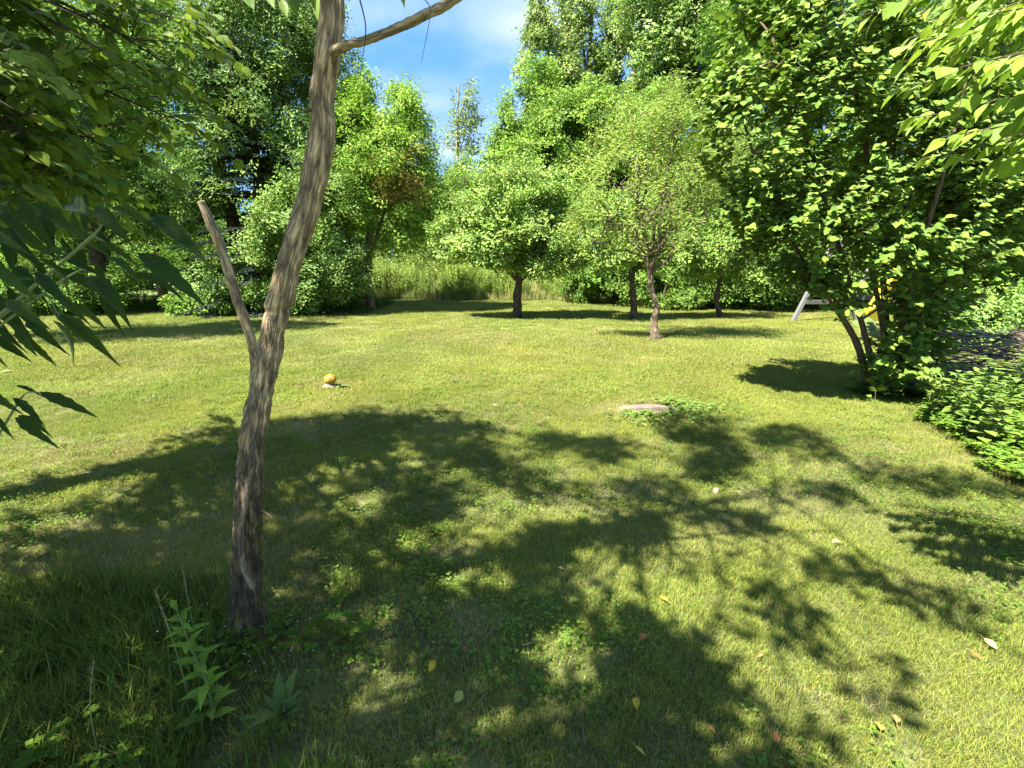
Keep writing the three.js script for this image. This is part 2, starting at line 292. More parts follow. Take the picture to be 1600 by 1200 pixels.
function spray(s, p, out, o, lt = 1) {
  const tw = V(out.x + rr(-0.6, 0.6), out.y * 0.6 + rr(-0.5, 0.5) - (o.droop ?? 0.15), out.z + rr(-0.6, 0.6)).normalize(), face = V(out.x * 0.9 + rr(-0.5, 0.5), out.y * 0.4 + 0.6 + rr(-0.3, 0.3), out.z * 0.9 + rr(-0.5, 0.5)), st = lt * rr(0.8, 1.22), base = o.colors[Math.floor(R() * o.colors.length)];
  s.push([leafMatrix(p, tw, face, o.spray * rr(0.8, 1.25)), tone(base, 0.1).map((v, n) => v * st * (n === 2 ? 1.15 : n ? 1.78 : 1.82) * (o.bright ?? 1))]);
}
function sprayMesh(name, list, o, parent) {
  const m = new THREE.InstancedMesh(sprayGeometry(o), o.mat ?? M.foliage, list.length), c = new THREE.Color();
  list.forEach(([x, t], i) => { m.setMatrixAt(i, x); m.setColorAt(i, c.setRGB(...t)); });
  m.name = name; m.castShadow = m.receiveShadow = true; m.userData.kind = 'stuff'; parent.add(m); return m;
}
function limbs(trunkPts, radii, lobes, pts, bend = 0.25, twigs = 5, sides = 7) {
  const gs = [tube(trunkPts, radii, 10, trunkPts.length * 4, (x, y, z) => (fbm(x * 9, y * 3, z * 9, 2) - 0.5) * radii[0] * 0.5)], T = trunkPts.map((p) => vec(p)), top = T[T.length - 1];
  for (const l of lobes) {
    const c = V(l[0], l[1], l[2]), low = T.filter((p) => p.y < c.y - 0.2), a = low.length > 1 ? low[Math.max(1, low.length - 1 - (R() < 0.5 ? 1 : 0))] : (T[1] ?? top), len = a.distanceTo(c), r = clamp(len * 0.016, 0.012, radii[0] * 0.5);
    const m = a.clone().lerp(c, 0.5).add(V(rr(-bend, bend) * len * 0.5, rr(0, bend) * len * 0.5, rr(-bend, bend) * len * 0.5));
    gs.push(tube([a, m, c], [r, r * 0.7, r * 0.35], sides, 6));
    for (let k = 0; k < twigs; k++) { const p = pts[Math.floor(R() * pts.length)]; if (!p || p.distanceTo(c) > Math.max(l[3], l[4]) * 1.2) continue; const b = m.clone().lerp(c, R()), mm = b.clone().lerp(p, 0.5).add(V(rr(-1, 1), rr(-1, 1), rr(-1, 1)).multiplyScalar(len * 0.06)); gs.push(tube([b, mm, p], [r * 0.4, r * 0.25, 0.004], 4, 4)); }
  }
  return mergeGeometries(gs);
}
function tree(name, label, category, trunkPts, radii, lobes, o, group) {
  const b = trunkPts[0], t = thing(name, label, category, [b[0], ground(b[0], b[2]), b[2]], group), loc = (l) => [l[0] - b[0], l[1], l[2] - b[2], ...l.slice(3)];
  const s = [], L = lobes.map(loc), pts = crown(s, L, o);
  part('trunk', limbs(trunkPts.map(loc), radii, o.bare ? [] : L, pts, o.bend, o.twigs, o.sides), o.bark ?? M.barkDark, t);
  sprayMesh('crown', s, o, t);
  return t;
}
const DARKG = [[0.05, 0.095, 0.022], [0.065, 0.12, 0.028], [0.085, 0.15, 0.032]], MIDG = [[0.085, 0.145, 0.035], [0.11, 0.175, 0.045], [0.075, 0.125, 0.03]], YELG = [[0.122, 0.205, 0.038], [0.15, 0.23, 0.048], [0.108, 0.185, 0.038]], GREYG = [[0.1, 0.145, 0.06], [0.125, 0.17, 0.075], [0.085, 0.125, 0.045], [0.16, 0.2, 0.1]], WILLOW = [[0.125, 0.18, 0.05], [0.15, 0.2, 0.06], [0.105, 0.16, 0.045], [0.135, 0.19, 0.05]];

R = rngOf(102);
// left side
tree('broadleaf_tree', 'tall dense dark green tree left of the leaning trunk, reaching past the frame', 'tree', [[-9.4, 0, -16.2], [-9.3, 2.5, -16.2], [-9.5, 5, -16.1], [-9.2, 8, -16.2]], [0.24, 0.2, 0.15, 0.07],
  [[-7.327, 8.117, -16, 1.639, 1.35], [-9.234, 7.101, -16, 1.474, 1.277], [-6.899, 6.167, -15.8, 1.478, 1.281], [-8.912, 5.412, -16, 1.519, 1.114], [-6.463, 4.816, -15.8, 1.212, 1.212], [-8.332, 3.809, -16, 1.666, 1.146], [-10.079, 3.782, -15.8, 1.131, 1.029], [-5.986, 7.38, -16.3, 0.998, 1.596], [-7.902, 9.414, -16, 1.693, 1.129], [-9.821, 8.618, -16.4, 1.179, 1.179], [-6.247, 9.096, -16, 1.136, 1.136]],
  { density: 0.6, spray: 0.26, leaves: 13, leaf: 0.11, gap: 1.1, hole: 0.36, colors: [...DARKG, MIDG[1]], mat: M.glossy, wide: 0.5 });
tree('woodland_tree', 'mid green tree filling the gap behind the two bare trunks and the spruce', 'tree', [[-16.5, 0, -22], [-16.4, 3, -22], [-16.5, 6, -22], [-16.3, 9, -22]], [0.2, 0.17, 0.12, 0.05],
  [[-14.68, 8.687, -22, 1.631, 1.903], [-17.215, 3.83, -22, 1.736, 1.302], [-14.367, 4.829, -21.5, 1.534, 1.674], [-18.311, 5.949, -22, 1.69, 1.69], [-13.813, 2.138, -21, 1.691, 1.269], [-14.051, 10.561, -22, 1.591, 1.591], [-20.448, 1.879, -22, 1.778, 1.067], [-17.46, 7.853, -22.5, 1.267, 1.267], [-22.082, 1.305, -22, 1.79, 1.194]], { density: 0.6, spray: 0.3, leaves: 13, leaf: 0.12, gap: 1, hole: 0.34, colors: [...DARKG, MIDG[0]] });
tree('maple_shrub', 'bright leaved bushy young maple in front of the dark spruce', 'tree', [[-6.9, 0, -14.9], [-6.8, 1.2, -14.9], [-6.9, 2.6, -14.8]], [0.1, 0.08, 0.04],
  [[-6.186, 2.716, -14.6, 1.257, 1.063], [-5.238, 3.283, -14.8, 0.931, 0.97], [-7.214, 1.878, -14.5, 1.072, 0.877], [-5.921, 1.214, -14.5, 1.145, 0.947], [-7.068, 0.729, -14.5, 1.195, 0.717], [-8.874, 1.017, -14.6, 0.997, 0.798], [-5.183, 1.788, -14.8, 0.698, 0.997], [-5.529, 4.032, -15, 0.679, 0.776]],
  { density: 0.62, spray: 0.22, leaves: 13, leaf: 0.1, gap: 1.5, hole: 0.34, colors: [...MIDG, DARKG[2]], mat: M.glossy });
tree('broadleaf_tree', 'spreading tree at the left edge whose shade crosses the lawn', 'tree', [[-12.2, 0, -9.6], [-12.0, 2, -9.6], [-11.4, 3.8, -9.6], [-10.6, 5.6, -9.7]], [0.22, 0.18, 0.14, 0.07],
  [[-9.5, 5, -9, 1.2, 0.9], [-8.7, 4.2, -9.7, 1, 0.7], [-10.5, 4, -8.6, 1.2, 0.9], [-10, 6.2, -10, 1.3, 0.9], [-8.4, 5.6, -10.2, 1, 0.8], [-11.5, 3.6, -9.6, 1.2, 0.9], [-9.4, 3.2, -9.4, 0.9, 0.6], [-11, 5.5, -8.8, 1.3, 1], [-7.9, 4.6, -11, 0.8, 0.6], [-9.6, 2.7, -10.2, 0.8, 0.5]], { density: 0.5, spray: 0.26, leaves: 12, leaf: 0.1, gap: 1.3, hole: 0.38, colors: [...DARKG, MIDG[0], MIDG[1]] });
tree('woodland_tree', 'shady broad tree with two bare trunks at the far left edge', 'tree', [[-13.4, 0, -15.4], [-13.5, 2, -15.4], [-13.2, 4.5, -15.4], [-13, 7, -15.2]], [0.2, 0.17, 0.13, 0.06],
  [[-12.297, 6.423, -15.5, 1.633, 1.441], [-14.639, 4.845, -15.5, 1.78, 1.385], [-12.327, 3.882, -15.2, 1.381, 0.947], [-14.265, 2.857, -15.2, 1.607, 0.844], [-15.792, 3.141, -15.2, 1.199, 0.999], [-14.267, 7.371, -15.8, 1.735, 1.542], [-12.264, 8.447, -16, 1.725, 1.341], [-11.219, 2.988, -15.6, 0.926, 0.823], [-15.925, 1.201, -15, 1.021, 0.817], [-16.792, 5.558, -15.5, 1.562, 2.148]],
  { density: 0.55, spray: 0.27, leaves: 13, leaf: 0.11, gap: 1.1, hole: 0.36, colors: DARKG });
tree('woodland_tree', 'thin dark tree beside the two bare trunks at far left', 'tree', [[-14.3, 0, -16.5], [-14.2, 2.5, -16.4], [-14.6, 5, -16.4]], [0.17, 0.14, 0.08],
  [[-16.568, 6.734, -16.5, 1.432, 1.636], [-12.798, 8.932, -18, 1.302, 1.735], [-13.873, 3.867, -18, 1.058, 0.823], [-14.633, 4.761, -17, 1.31, 1.31]], { density: 0.5, spray: 0.28, leaves: 13, leaf: 0.11, gap: 1, hole: 0.36, colors: DARKG });
tree('ash_tree', 'yellow green tree with a browned patch in its crown, right of the leaning trunk', 'tree', [[-4.75, 0, -15.6], [-4.8, 1.4, -15.6], [-4.55, 3, -15.7], [-4.2, 5, -15.8]], [0.16, 0.13, 0.1, 0.05],
  [[-3.93, 5.963, -15.7, 1.022, 0.943], [-4.26, 4.755, -15.5, 1.486, 1.09], [-3.181, 5, -15.8, 0.725, 1.127], [-4.828, 3.539, -15.4, 1.106, 1.106], [-3.106, 3.396, -15.8, 0.932, 1.035], [-4.145, 2.597, -15.6, 1.036, 0.663], [-4.466, 6.517, -15.8, 0.588, 0.548], [-3.327, 6.284, -15.9, 0.515, 0.475], [-3.769, 3.727, -15.4, 0.902, 0.902], [-5.043, 5.609, -15.7, 0.692, 0.989]],
  { density: 0.62, spray: 0.24, leaves: 14, leaf: 0.12, wide: 0.4, gap: 1.3, hole: 0.36, hang: 0.6, colors: YELG, bark: M.barkGrey });
{ // the browned sprays belong to the same tree
  const t = scene.children[scene.children.length - 1], s = [], b = t.position, o = { density: 0.3, spray: 0.2, leaves: 12, leaf: 0.1, wide: 0.35, gap: 1.6, hole: 0.3, hang: 0.9, droop: 0.7, bright: 0.75, colors: [[0.34, 0.25, 0.12], [0.3, 0.2, 0.1], [0.2, 0.22, 0.06], [0.18, 0.22, 0.05]] };
  crown(s, [[-3.106, 4.372, -15.1, 0.582, 0.738], [-3.854, 4.016, -14.9, 0.27, 0.578], [-3.008, 3.699, -15.2, 0.435, 0.396]].map((l) => [l[0] - b.x, l[1], l[2] - b.z, l[3], l[4]]), o);
  sprayMesh('dead_foliage', s, o, t).userData.label = 'browned hanging dead leaves';
}
tree('poplar', 'thin sparse lone poplar standing far off against the sky', 'tree', [[-4.3, 0, -45], [-4.5, 6, -45], [-4.9, 11, -45], [-4.6, 16.5, -45]], [0.22, 0.18, 0.12, 0.04],
  [[-3.561, 15.998, -45, 0.612, 1.002], [-4.165, 14.206, -45, 1.238, 1.351], [-5.013, 12.321, -45, 1.139, 1.367], [-3.532, 12.321, -45, 0.911, 1.481], [-4.506, 10.073, -45, 0.809, 1.04], [-3.667, 13.853, -45, 0.79, 0.903]],
  { density: 0.14, spray: 0.4, leaves: 8, leaf: 0.24, wide: 0.7, gap: 0.9, hole: 0.34, colors: GREYG, bark: M.barkPale, twigs: 9 });

R = rngOf(103);
// right side, behind the small fruit trees
tree('maple_tree', 'bright green rounded tree at the left foot of the tall wood', 'tree', [[-0.6, 0, -24], [-0.5, 3, -24], [0.1, 6, -24], [0.6, 8.5, -24]], [0.24, 0.2, 0.14, 0.06],
  [[-0.154, 6.005, -24, 1.358, 1.481], [0.545, 7.592, -24, 1.272, 1.514], [1.145, 9.108, -24.3, 1.085, 1.266], [0, 4.138, -23.6, 1.611, 1.394], [-1.201, 3.884, -24, 1.138, 1.201], [1.991, 6.625, -24, 1.685, 1.777], [0, 6.764, -24, 0.795, 1.04]],
  { density: 0.62, spray: 0.32, leaves: 13, leaf: 0.15, gap: 0.95, hole: 0.35, colors: [...MIDG, YELG[0], YELG[2]] });
const poplarO = { density: 0.5, spray: 0.34, leaves: 13, leaf: 0.15, wide: 0.75, gap: 0.9, hole: 0.4, bright: 1.2, colors: GREYG, bark: M.barkGrey, twigs: 7 };
tree('poplar', 'leftmost narrow spire of the tall poplars, right of the blue sky gap', 'tree', [[1.6, 0, -27], [1.7, 5, -27], [1.9, 10, -27], [1.8, 14, -27]], [0.24, 0.19, 0.13, 0.04],
  [[1.487, 13.21, -27, 0.549, 1.034], [1.647, 11.462, -27, 1.252, 1.384], [0.849, 12.26, -27, 0.523, 0.457], [2.075, 10.002, -27, 1.607, 1.339], [1.218, 13.923, -27, 0.256, 0.321]], poplarO);
tree('poplar', 'middle narrow spire of the three tall poplars behind the willow', 'tree', [[4.2, 0, -28], [4.3, 5, -28], [4.1, 10, -28], [4.2, 16, -28]], [0.26, 0.2, 0.13, 0.05],
  [[3.389, 14.436, -28, 0.864, 1.263], [3.116, 12.655, -28, 0.881, 1.422], [3.627, 10.772, -28, 1.589, 1.451], [2.618, 15.825, -28, 0.72, 1.309]], poplarO);
tree('poplar', 'third tall poplar spire, beside the big rounded poplar crown', 'tree', [[6.4, 0, -28], [6.5, 5, -28], [6.6, 10, -28], [6.7, 16, -28]], [0.26, 0.2, 0.13, 0.05],
  [[5.524, 14.295, -28, 0.799, 1.331], [5.271, 12.272, -28, 1.156, 1.156], [6.074, 10.313, -28, 1.666, 1.666], [6.791, 12.42, -28, 0.543, 0.883]], { ...poplarO, colors: [...GREYG, MIDG[0]] });
tree('poplar', 'big rounded poplar crown filling the top between spires and hazel', 'tree', [[9.6, 0, -25], [9.7, 5, -25], [9.5, 10, -25], [9.6, 15, -25]], [0.32, 0.26, 0.18, 0.07],
  [[7.833, 11.783, -25, 2.109, 2.561], [7.013, 14.301, -25, 1.753, 1.753], [9.452, 9.38, -25, 2.014, 2.014], [7.414, 9.653, -25, 1.699, 1.699], [9.523, 12.808, -25, 1.786, 2.381]], { ...poplarO, density: 0.62, colors: [...GREYG, MIDG[0], MIDG[2]] });
tree('woodland_tree', 'yellow green leafy tree below the poplar spires and above the apple tree', 'tree', [[3.5, 0, -22.5], [3.6, 3, -22.5], [3.8, 6, -22.5]], [0.2, 0.16, 0.08],
  [[3.667, 7.726, -22.5, 1.636, 1.354], [2.251, 7.168, -22.3, 1.463, 1.548], [4.541, 6.118, -22.2, 1.646, 1.419], [5.943, 7.473, -22.5, 1.415, 1.189], [2.561, 5.168, -22, 1.707, 1.423], [4.598, 4.37, -22, 1.724, 1.293], [0.862, 5.482, -22.3, 1.15, 1.437], [7.3, 6.206, -22, 1.544, 1.404], [6.763, 4.044, -21.5, 1.691, 1.353], [8.065, 4.5, -21, 1.504, 1.367], [8.266, 2.624, -20, 1.6, 1.2]], { density: 0.6, spray: 0.3, leaves: 13, leaf: 0.13, gap: 1, hole: 0.36, colors: [...MIDG, YELG[0], YELG[1]] });
tree('woodland_tree', 'tall dark green tree mostly hidden behind the big hazel', 'tree', [[11.5, 0, -20], [11.6, 4, -20], [11.5, 8, -20], [11.6, 12, -20]], [0.3, 0.25, 0.17, 0.07],
  [[9.543, 6.933, -20, 1.632, 2.26], [8.826, 4.762, -19.5, 1.513, 1.513], [8.647, 9.95, -20.5, 0.988, 1.729], [11.087, 9.746, -20, 1.446, 2.41], [12.68, 6.25, -20, 2.282, 2.282], [14.461, 9.746, -20, 2.169, 2.651], [10.639, 11.408, -20.5, 1.209, 1.209]], { density: 0.55, spray: 0.32, leaves: 13, leaf: 0.13, gap: 1, hole: 0.36, colors: [...DARKG, MIDG[0]] });
tree('woodland_tree', 'dark tree behind the rounded bush at the right edge', 'tree', [[16, 0, -18], [16.1, 4, -18], [16, 8, -18], [16, 11, -18]], [0.3, 0.25, 0.17, 0.07],
  [[15.174, 7.201, -18, 2.231, 2.455], [16.867, 9.118, -18, 1.946, 2.595], [17.986, 4.854, -17.5, 2.023, 2.248], [15.335, 3.646, -18, 2.123, 1.887], [16.323, 2.01, -16, 1.933, 1.289]], { density: 0.55, spray: 0.32, leaves: 13, leaf: 0.13, gap: 1, hole: 0.36, colors: DARKG });
tree('woodland_tree', 'shady tree between the ash and the central apple tree', 'tree', [[-3.2, 0, -28], [-3.2, 1.8, -28], [-3, 4, -28]], [0.14, 0.12, 0.05],
  [[-3.873, 4.265, -28, 1.844, 1.66], [-2.435, 2.677, -28, 2.06, 1.423], [-5.036, 3.105, -28, 1.492, 1.231], [-3.397, 1.883, -28, 1.698, 0.755], [-4.294, 5.636, -28, 1.201, 1.201]], { density: 0.6, spray: 0.26, leaves: 13, leaf: 0.11, gap: 1.1, hole: 0.36, colors: MIDG });

R = rngOf(104);
// fruit trees on the lawn
tree('apple_tree', 'central apple tree with short dark trunk and round crown', 'tree', [[0.17, 0, -13.78], [0.15, 0.5, -13.78], [0.2, 1.0, -13.8], [0.22, 1.3, -13.8]], [0.16, 0.125, 0.11, 0.12],
  [[0.162, 2.64, -13.6, 1.297, 0.936], [-0.72, 2.257, -13.5, 0.864, 0.72], [1.116, 2.291, -13.5, 0.936, 0.81], [0, 3.553, -13.9, 1.049, 0.687], [0.902, 3.304, -13.8, 0.758, 0.577], [-0.871, 2.999, -13.8, 0.726, 0.617], [1.604, 2.036, -13.6, 0.62, 0.547], [0.09, 1.805, -13.4, 0.902, 0.397], [-1.092, 3.618, -14, 0.509, 0.437], [-1.62, 2.272, -13.8, 0.626, 0.552], [1.929, 2.75, -13.9, 0.735, 0.698], [0.72, 1.509, -13.3, 0.684, 0.252], [-0.45, 1.561, -13.3, 0.612, 0.252]],
  { density: 0.68, spray: 0.2, leaves: 13, leaf: 0.095, wide: 0.6, gap: 1.6, hole: 0.34, colors: [[0.1, 0.165, 0.04], [0.125, 0.195, 0.05], [0.14, 0.2, 0.055]], mat: M.glossy, bend: 0.4, twigs: 6, floor: 1.15 });
tree('apple_tree', 'second apple tree, with dark bare trunk left of the willow', 'tree', [[3.47, 0, -13.15], [3.45, 0.5, -13.15], [3.38, 1.0, -13.15], [3.36, 1.4, -13.2]], [0.12, 0.095, 0.085, 0.09],
  [[3.201, 2.348, -13, 0.865, 0.657], [2.567, 1.847, -12.9, 0.694, 0.52], [3.99, 1.799, -13, 0.63, 0.49], [2.869, 2.856, -13.2, 0.696, 0.556], [3.586, 2.948, -13.3, 0.63, 0.525], [4.575, 2.276, -13.2, 0.704, 0.616]],
  { density: 0.62, spray: 0.2, leaves: 13, leaf: 0.095, wide: 0.6, gap: 1.6, hole: 0.34, colors: [[0.095, 0.155, 0.04], [0.115, 0.18, 0.05]], mat: M.glossy, bend: 0.4, floor: 1.1 });
tree('apple_tree', 'small crooked tree right of the willow with a thin leaning dark trunk', 'tree', [[6.17, 0, -13.61], [6.0, 0.5, -13.61], [6.02, 1.0, -13.6], [6.1, 1.4, -13.6]], [0.085, 0.07, 0.06, 0.05],
  [[5.772, 1.805, -13.4, 0.83, 0.649], [6.49, 1.456, -13.3, 0.685, 0.505], [5.298, 1.508, -13.4, 0.544, 0.435], [6.636, 2.158, -13.6, 0.655, 0.618], [5.782, 2.469, -13.6, 0.614, 0.506]],
  { density: 0.58, spray: 0.2, leaves: 13, leaf: 0.09, wide: 0.6, gap: 1.6, hole: 0.35, colors: [[0.105, 0.16, 0.045], [0.125, 0.185, 0.055]], bend: 0.4, floor: 1.05 });
{ // the contorted willow: sinuous trunk and limbs seen through thin foliage
  const t = thing('willow_tree', 'twisted willow with wavy rough trunk and thin yellowish foliage', 'tree', [3.05, ground(3.05, -9.68), -9.68]), loc = (p) => [p[0] - 3.05, p[1], p[2] + 9.68, ...p.slice(3)];
  const tr = [[3.062, -0.028, -9.68], [3.004, 0.355, -9.68], [3.031, 0.69, -9.68], [2.895, 1.058, -9.68], [2.841, 1.406, -9.68], [2.725, 1.723, -9.68], [2.72, 2.035, -9.7], [2.607, 2.342, -9.7], [2.623, 2.643, -9.7]].map(loc);
  const gs = [tube(tr, [0.115, 0.078, 0.066, 0.058, 0.055, 0.052, 0.05, 0.045, 0.038], 16, 60, (x, y, z) => (fbm(x * 16, y * 9, z * 16, 3) - 0.5) * 0.06 * (1.3 - y * 0.4))];
  const limb = (from, to, r) => { const a = vec(from), b = vec(to), n = 7, P = []; for (let k = 0; k <= n; k++) { const p = a.clone().lerp(b, k / n); if (k && k < n) p.add(V(rr(-0.14, 0.14), rr(-0.1, 0.1), rr(-0.14, 0.14))); P.push(p); } gs.push(tube(P, [r, r * 0.75, r * 0.4], 7, 28)); return P; };
  const lobes = [[2.446, 3.666, -9.6, 0.881, 0.673], [3.16, 3.887, -9.6, 0.802, 0.668], [3.726, 3.292, -9.4, 0.665, 0.665], [1.859, 3.214, -9.6, 0.682, 0.682], [2.815, 2.898, -9.4, 0.808, 0.612], [1.669, 2.514, -9.6, 0.506, 0.506], [3.553, 2.485, -9.3, 0.588, 0.466], [2.3, 4.24, -9.9, 0.622, 0.472], [3.057, 4.433, -9.8, 0.611, 0.416], [4.157, 2.796, -9.5, 0.546, 0.596], [2.264, 2.326, -9.5, 0.692, 0.478], [3.929, 3.911, -9.7, 0.675, 0.553], [1.452, 2.939, -9.7, 0.505, 0.568], [4.317, 3.385, -9.6, 0.493, 0.617], [3.258, 2.081, -9.4, 0.564, 0.351], [1.339, 2.213, -9.6, 0.383, 0.383]].map(loc);
  const o = { density: 0.35, spray: 0.24, leaves: 17, leaf: 0.085, wide: 0.2, gap: 1.9, hole: 0.4, hang: 0.9, droop: 0.7, colors: WILLOW, floor: 1.5 }, s = [], pts = crown(s, lobes, o);
  for (const l of lobes) { const from = tr[4 + Math.floor(R() * 5)], P = limb(from, l, 0.034); for (let k = 0; k < 5; k++) { const q = pts[Math.floor(R() * pts.length)], c = P[3 + Math.floor(R() * 5)]; if (q.distanceTo(c) < 1.3) limb([c.x, c.y, c.z], [q.x, q.y, q.z], 0.011); } }
  part('trunk', mergeGeometries(gs), M.barkGrey, t); sprayMesh('crown', s, o, t);
}

R = rngOf(105);
// shrubs under the wood
const shrubO = { density: 0.55, spray: 0.22, leaves: 13, leaf: 0.1, gap: 1.4, hole: 0.34, colors: [...DARKG, MIDG[0]], twigs: 3 };
const shrub = (label, base, lobes, o) => tree('shrub', label, 'shrub', [base, [base[0], 0.4, base[2]], [base[0] + 0.1, 1, base[2]]], [0.05, 0.04, 0.02], lobes, { ...shrubO, ...o });
shrub('dark bush behind the trunks of the two apple trees', [2.2, 0, -18.6], [[3.133, 1.061, -18.4, 1.003, 0.752], [2.419, 0.708, -18.6, 0.662, 0.407], [3.847, 1.354, -18.3, 0.993, 0.993]]);
shrub('dark hedge bush behind the willow trunk', [5.2, 0, -17.6], [[4.737, 1.137, -17.4, 1.184, 0.947], [5.973, 1.481, -17.3, 1.171, 1.171], [5.18, 2.277, -17.6, 1.177, 0.942]]);
shrub('dark hedge bush behind the small crooked tree', [7.4, 0, -17], [[7.027, 1.704, -16.8, 1.269, 1.36], [8.091, 2.246, -16.8, 1.259, 1.348], [7.723, 0.826, -16.6, 1.363, 0.772]]);
shrub('deep green hedge bush just left of the white post', [9.2, 0, -16.2], [[8.729, 1.803, -16, 1.185, 1.509], [9.632, 2.215, -16, 1.07, 1.284], [8.663, 0.758, -15.8, 1.083, 0.736]]);
shrub('dark hedge bush behind the swing frame and hazel', [11.6, 0, -16.4], [[10.776, 1.803, -16, 1.293, 1.509], [12.2, 2.215, -16, 1.284, 1.498], [11.294, 0.977, -15.6, 1.279, 0.852], [13.625, 1.595, -16, 1.298, 1.298]]);
shrub('low light green bramble clump in front of the hedge', [5.3, 0, -16.3], [[6.103, 0.394, -16.1, 0.621, 0.311], [5.513, 0.29, -16.3, 0.495, 0.248], [6.631, 0.27, -16, 0.442, 0.221]], { colors: MIDG, leaf: 0.09, spray: 0.16 });
shrub('low bush at the foot of the left trees, under the broken limb', [-9.6, 0, -14.7], [[-9.408, 0.435, -14.5, 0.801, 0.48], [-10.174, 0.246, -14.4, 0.519, 0.279], [-8.216, 0.294, -14.3, 0.792, 0.356]], { colors: [...DARKG, MIDG[0]], spray: 0.18 });
shrub('dark low bush at the left edge of the lawn', [-14.5, 0, -14.6], [[-15.253, 0.638, -14.4, 1.189, 0.594], [-13.681, 0.526, -14.6, 0.805, 0.483], [-13.113, 1.001, -15, 0.82, 0.615]], { colors: DARKG });
shrub('rounded light green bush behind the brush pile', [9.2, 0, -9.2], [[9.581, 0.416, -9.2, 0.746, 0.579], [10.158, 0.493, -9.1, 0.635, 0.609], [8.964, 0.316, -9, 0.379, 0.354], [9.921, 0.725, -9.3, 0.515, 0.387]], { colors: [...MIDG, YELG[2]], leaf: 0.065, spray: 0.13, density: 0.6, gap: 2.4, mat: M.glossy });

R = rngOf(106);
{ // the old spruce: whorls of drooping boughs hung with dark needle sprays
  const t = thing('spruce', 'dark spruce whose low boughs show on both sides of the maple shrub', 'conifer', [-8.1, ground(-8.1, -15.9), -15.9]), s = new Soup(), gs = [tube([[0, 0, 0], [0, 4, 0], [0, 8.2, 0]], [0.22, 0.14, 0.02], 8, 8)], C = [[0.022, 0.042, 0.024], [0.03, 0.056, 0.03], [0.018, 0.034, 0.02]];
  for (let y = 0.35; y < 8; y += 0.34) for (let k = 0; k < 9; k++) {
    const w = rr(0, 6.283), len = 3.5 * (1 - y / 8.6) * rr(0.8, 1.1), dx = Math.cos(w), dz = Math.sin(w), P = [V(0, y, 0), V(dx * len * 0.5, y - 0.1 * len * 0.5, dz * len * 0.5), V(dx * len, y - 0.16 * len + 0.05, dz * len)];
    gs.push(tube(P, [0.03, 0.018, 0.006], 4, 4)); const cv = new THREE.CatmullRomCurve3(P);
    for (let j = 0; j < 70; j++) { const q = 0.25 + 0.75 * R(), p = cv.getPoint(q), sg = rr(-1, 1), l = rr(0.15, 0.34) * (1.25 - q * 0.5), ax = V(dx * 0.8 - dz * sg, rr(-0.5, 0.05), dz * 0.8 + dx * sg).normalize(); s.leaf(p.x, p.y, p.z, ax.x, ax.y, ax.z, rr(-0.3, 0.3), 1, rr(-0.3, 0.3), l, 0.07, tone(C[Math.floor(R() * 3)], 0.25), 0.4); }
  }
  part('trunk', mergeGeometries(gs), M.barkDark, t); part('boughs', s.geometry(), M.foliage, t, 'stuff');
}

R = rngOf(107);
{ // birches of the far wood, seen through the gap over the meadow
  const proto = []; const LAB = 'slim pale birch in the far stand beyond the tall meadow', GRP = 'birches of the far stand beyond the meadow';
  for (let k = 0; k < 3; k++) {
    const h = rr(7, 9), t = thing('birch', LAB, 'tree', [0, 0, 0], GRP), s = [], lobes = [[0, h * 0.45, 0, 0.9, 1.2], [0.2, h * 0.62, 0.1, 1.1, 1.4], [-0.2, h * 0.8, 0, 0.9, 1.2], [0, h * 0.95, 0, 0.5, 0.8]];
    const o = { density: 0.28, spray: 0.34, leaves: 9, leaf: 0.17, wide: 0.65, gap: 1, hole: 0.34, colors: [...MIDG, YELG[2], GREYG[0]] }, pts = crown(s, lobes, o);
    part('trunk', limbs([[0, 0, 0], [rr(-0.1, 0.1), h * 0.5, 0], [rr(-0.2, 0.2), h, 0]], [0.09, 0.07, 0.02], lobes, pts, 0.3, 2, 4), M.barkPale, t); sprayMesh('crown', s, o, t); proto.push(t);
  }
  let n = 0;
  for (let k = 0; k < 46; k++) { const D = rr(36, 54), x = (rr(-0.37, 0.02) * D), at = [x, ground(x, -D), -D]; if (n < 3) { proto[n].position.set(...at); n++; } else copyOf(proto[k % 3], at, rr(0, 6.28), rr(0.75, 1.15)); }
}
R = rngOf(108);
{ // the wood behind everything, one mass
  const s = [], o = { density: 0.3, spray: 0.55, leaves: 11, leaf: 0.3, gap: 0.6, hole: 0.33, colors: [...DARKG, MIDG[0], MIDG[2]] };
  for (let k = 0; k < 74; k++) {
    const a = rr(-1.15, 1.15), D = rr(38, 62), x = Math.tan(a) * D * 0.75, gap = x / D > -0.33 && x / D < 0.0, h = gap ? rr(4.5, 7) : x / D < -0.33 ? rr(6, 9) : rr(8, 12), z = gap ? -rr(56, 64) : -D;
    crown(s, [[x, h * 0.3, z, 3, h * 0.33], [x + rr(-1, 1), h * 0.65, z, 2.6, h * 0.33]], o);
  }
  for (let k = 0; k < 26; k++) { const side = k % 2 ? 1 : -1, x = side > 0 ? rr(3, 22) : -rr(9.5, 30), z = side > 0 ? -rr(19.5, 26) : -rr(24, 32), h = rr(1.8, 3.2); crown(s, [[x, h * 0.45, z, 1.7, h * 0.5]], { ...o, density: 0.24 }); }
  for (const [x, z, h] of [[-21, -29, 4], [-24, -26, 4], [-18, -30, 4], [-28, -24, 5], [-33, -22, 5], [16, -15, 3], [18, -13, 3], [21, -12, 4], [19, -17, 4], [24, -14, 4], [-26, -19, 4]]) crown(s, [[x, h * 0.45, z, 2.2, h * 0.5]], { ...o, density: 0.3 });
  const m = sprayMesh('far_woods', s, o, scene); tag(m, 'hazy mass of woodland closing the view behind all the trees', 'woods', null, 'stuff');
}

R = rngOf(109);
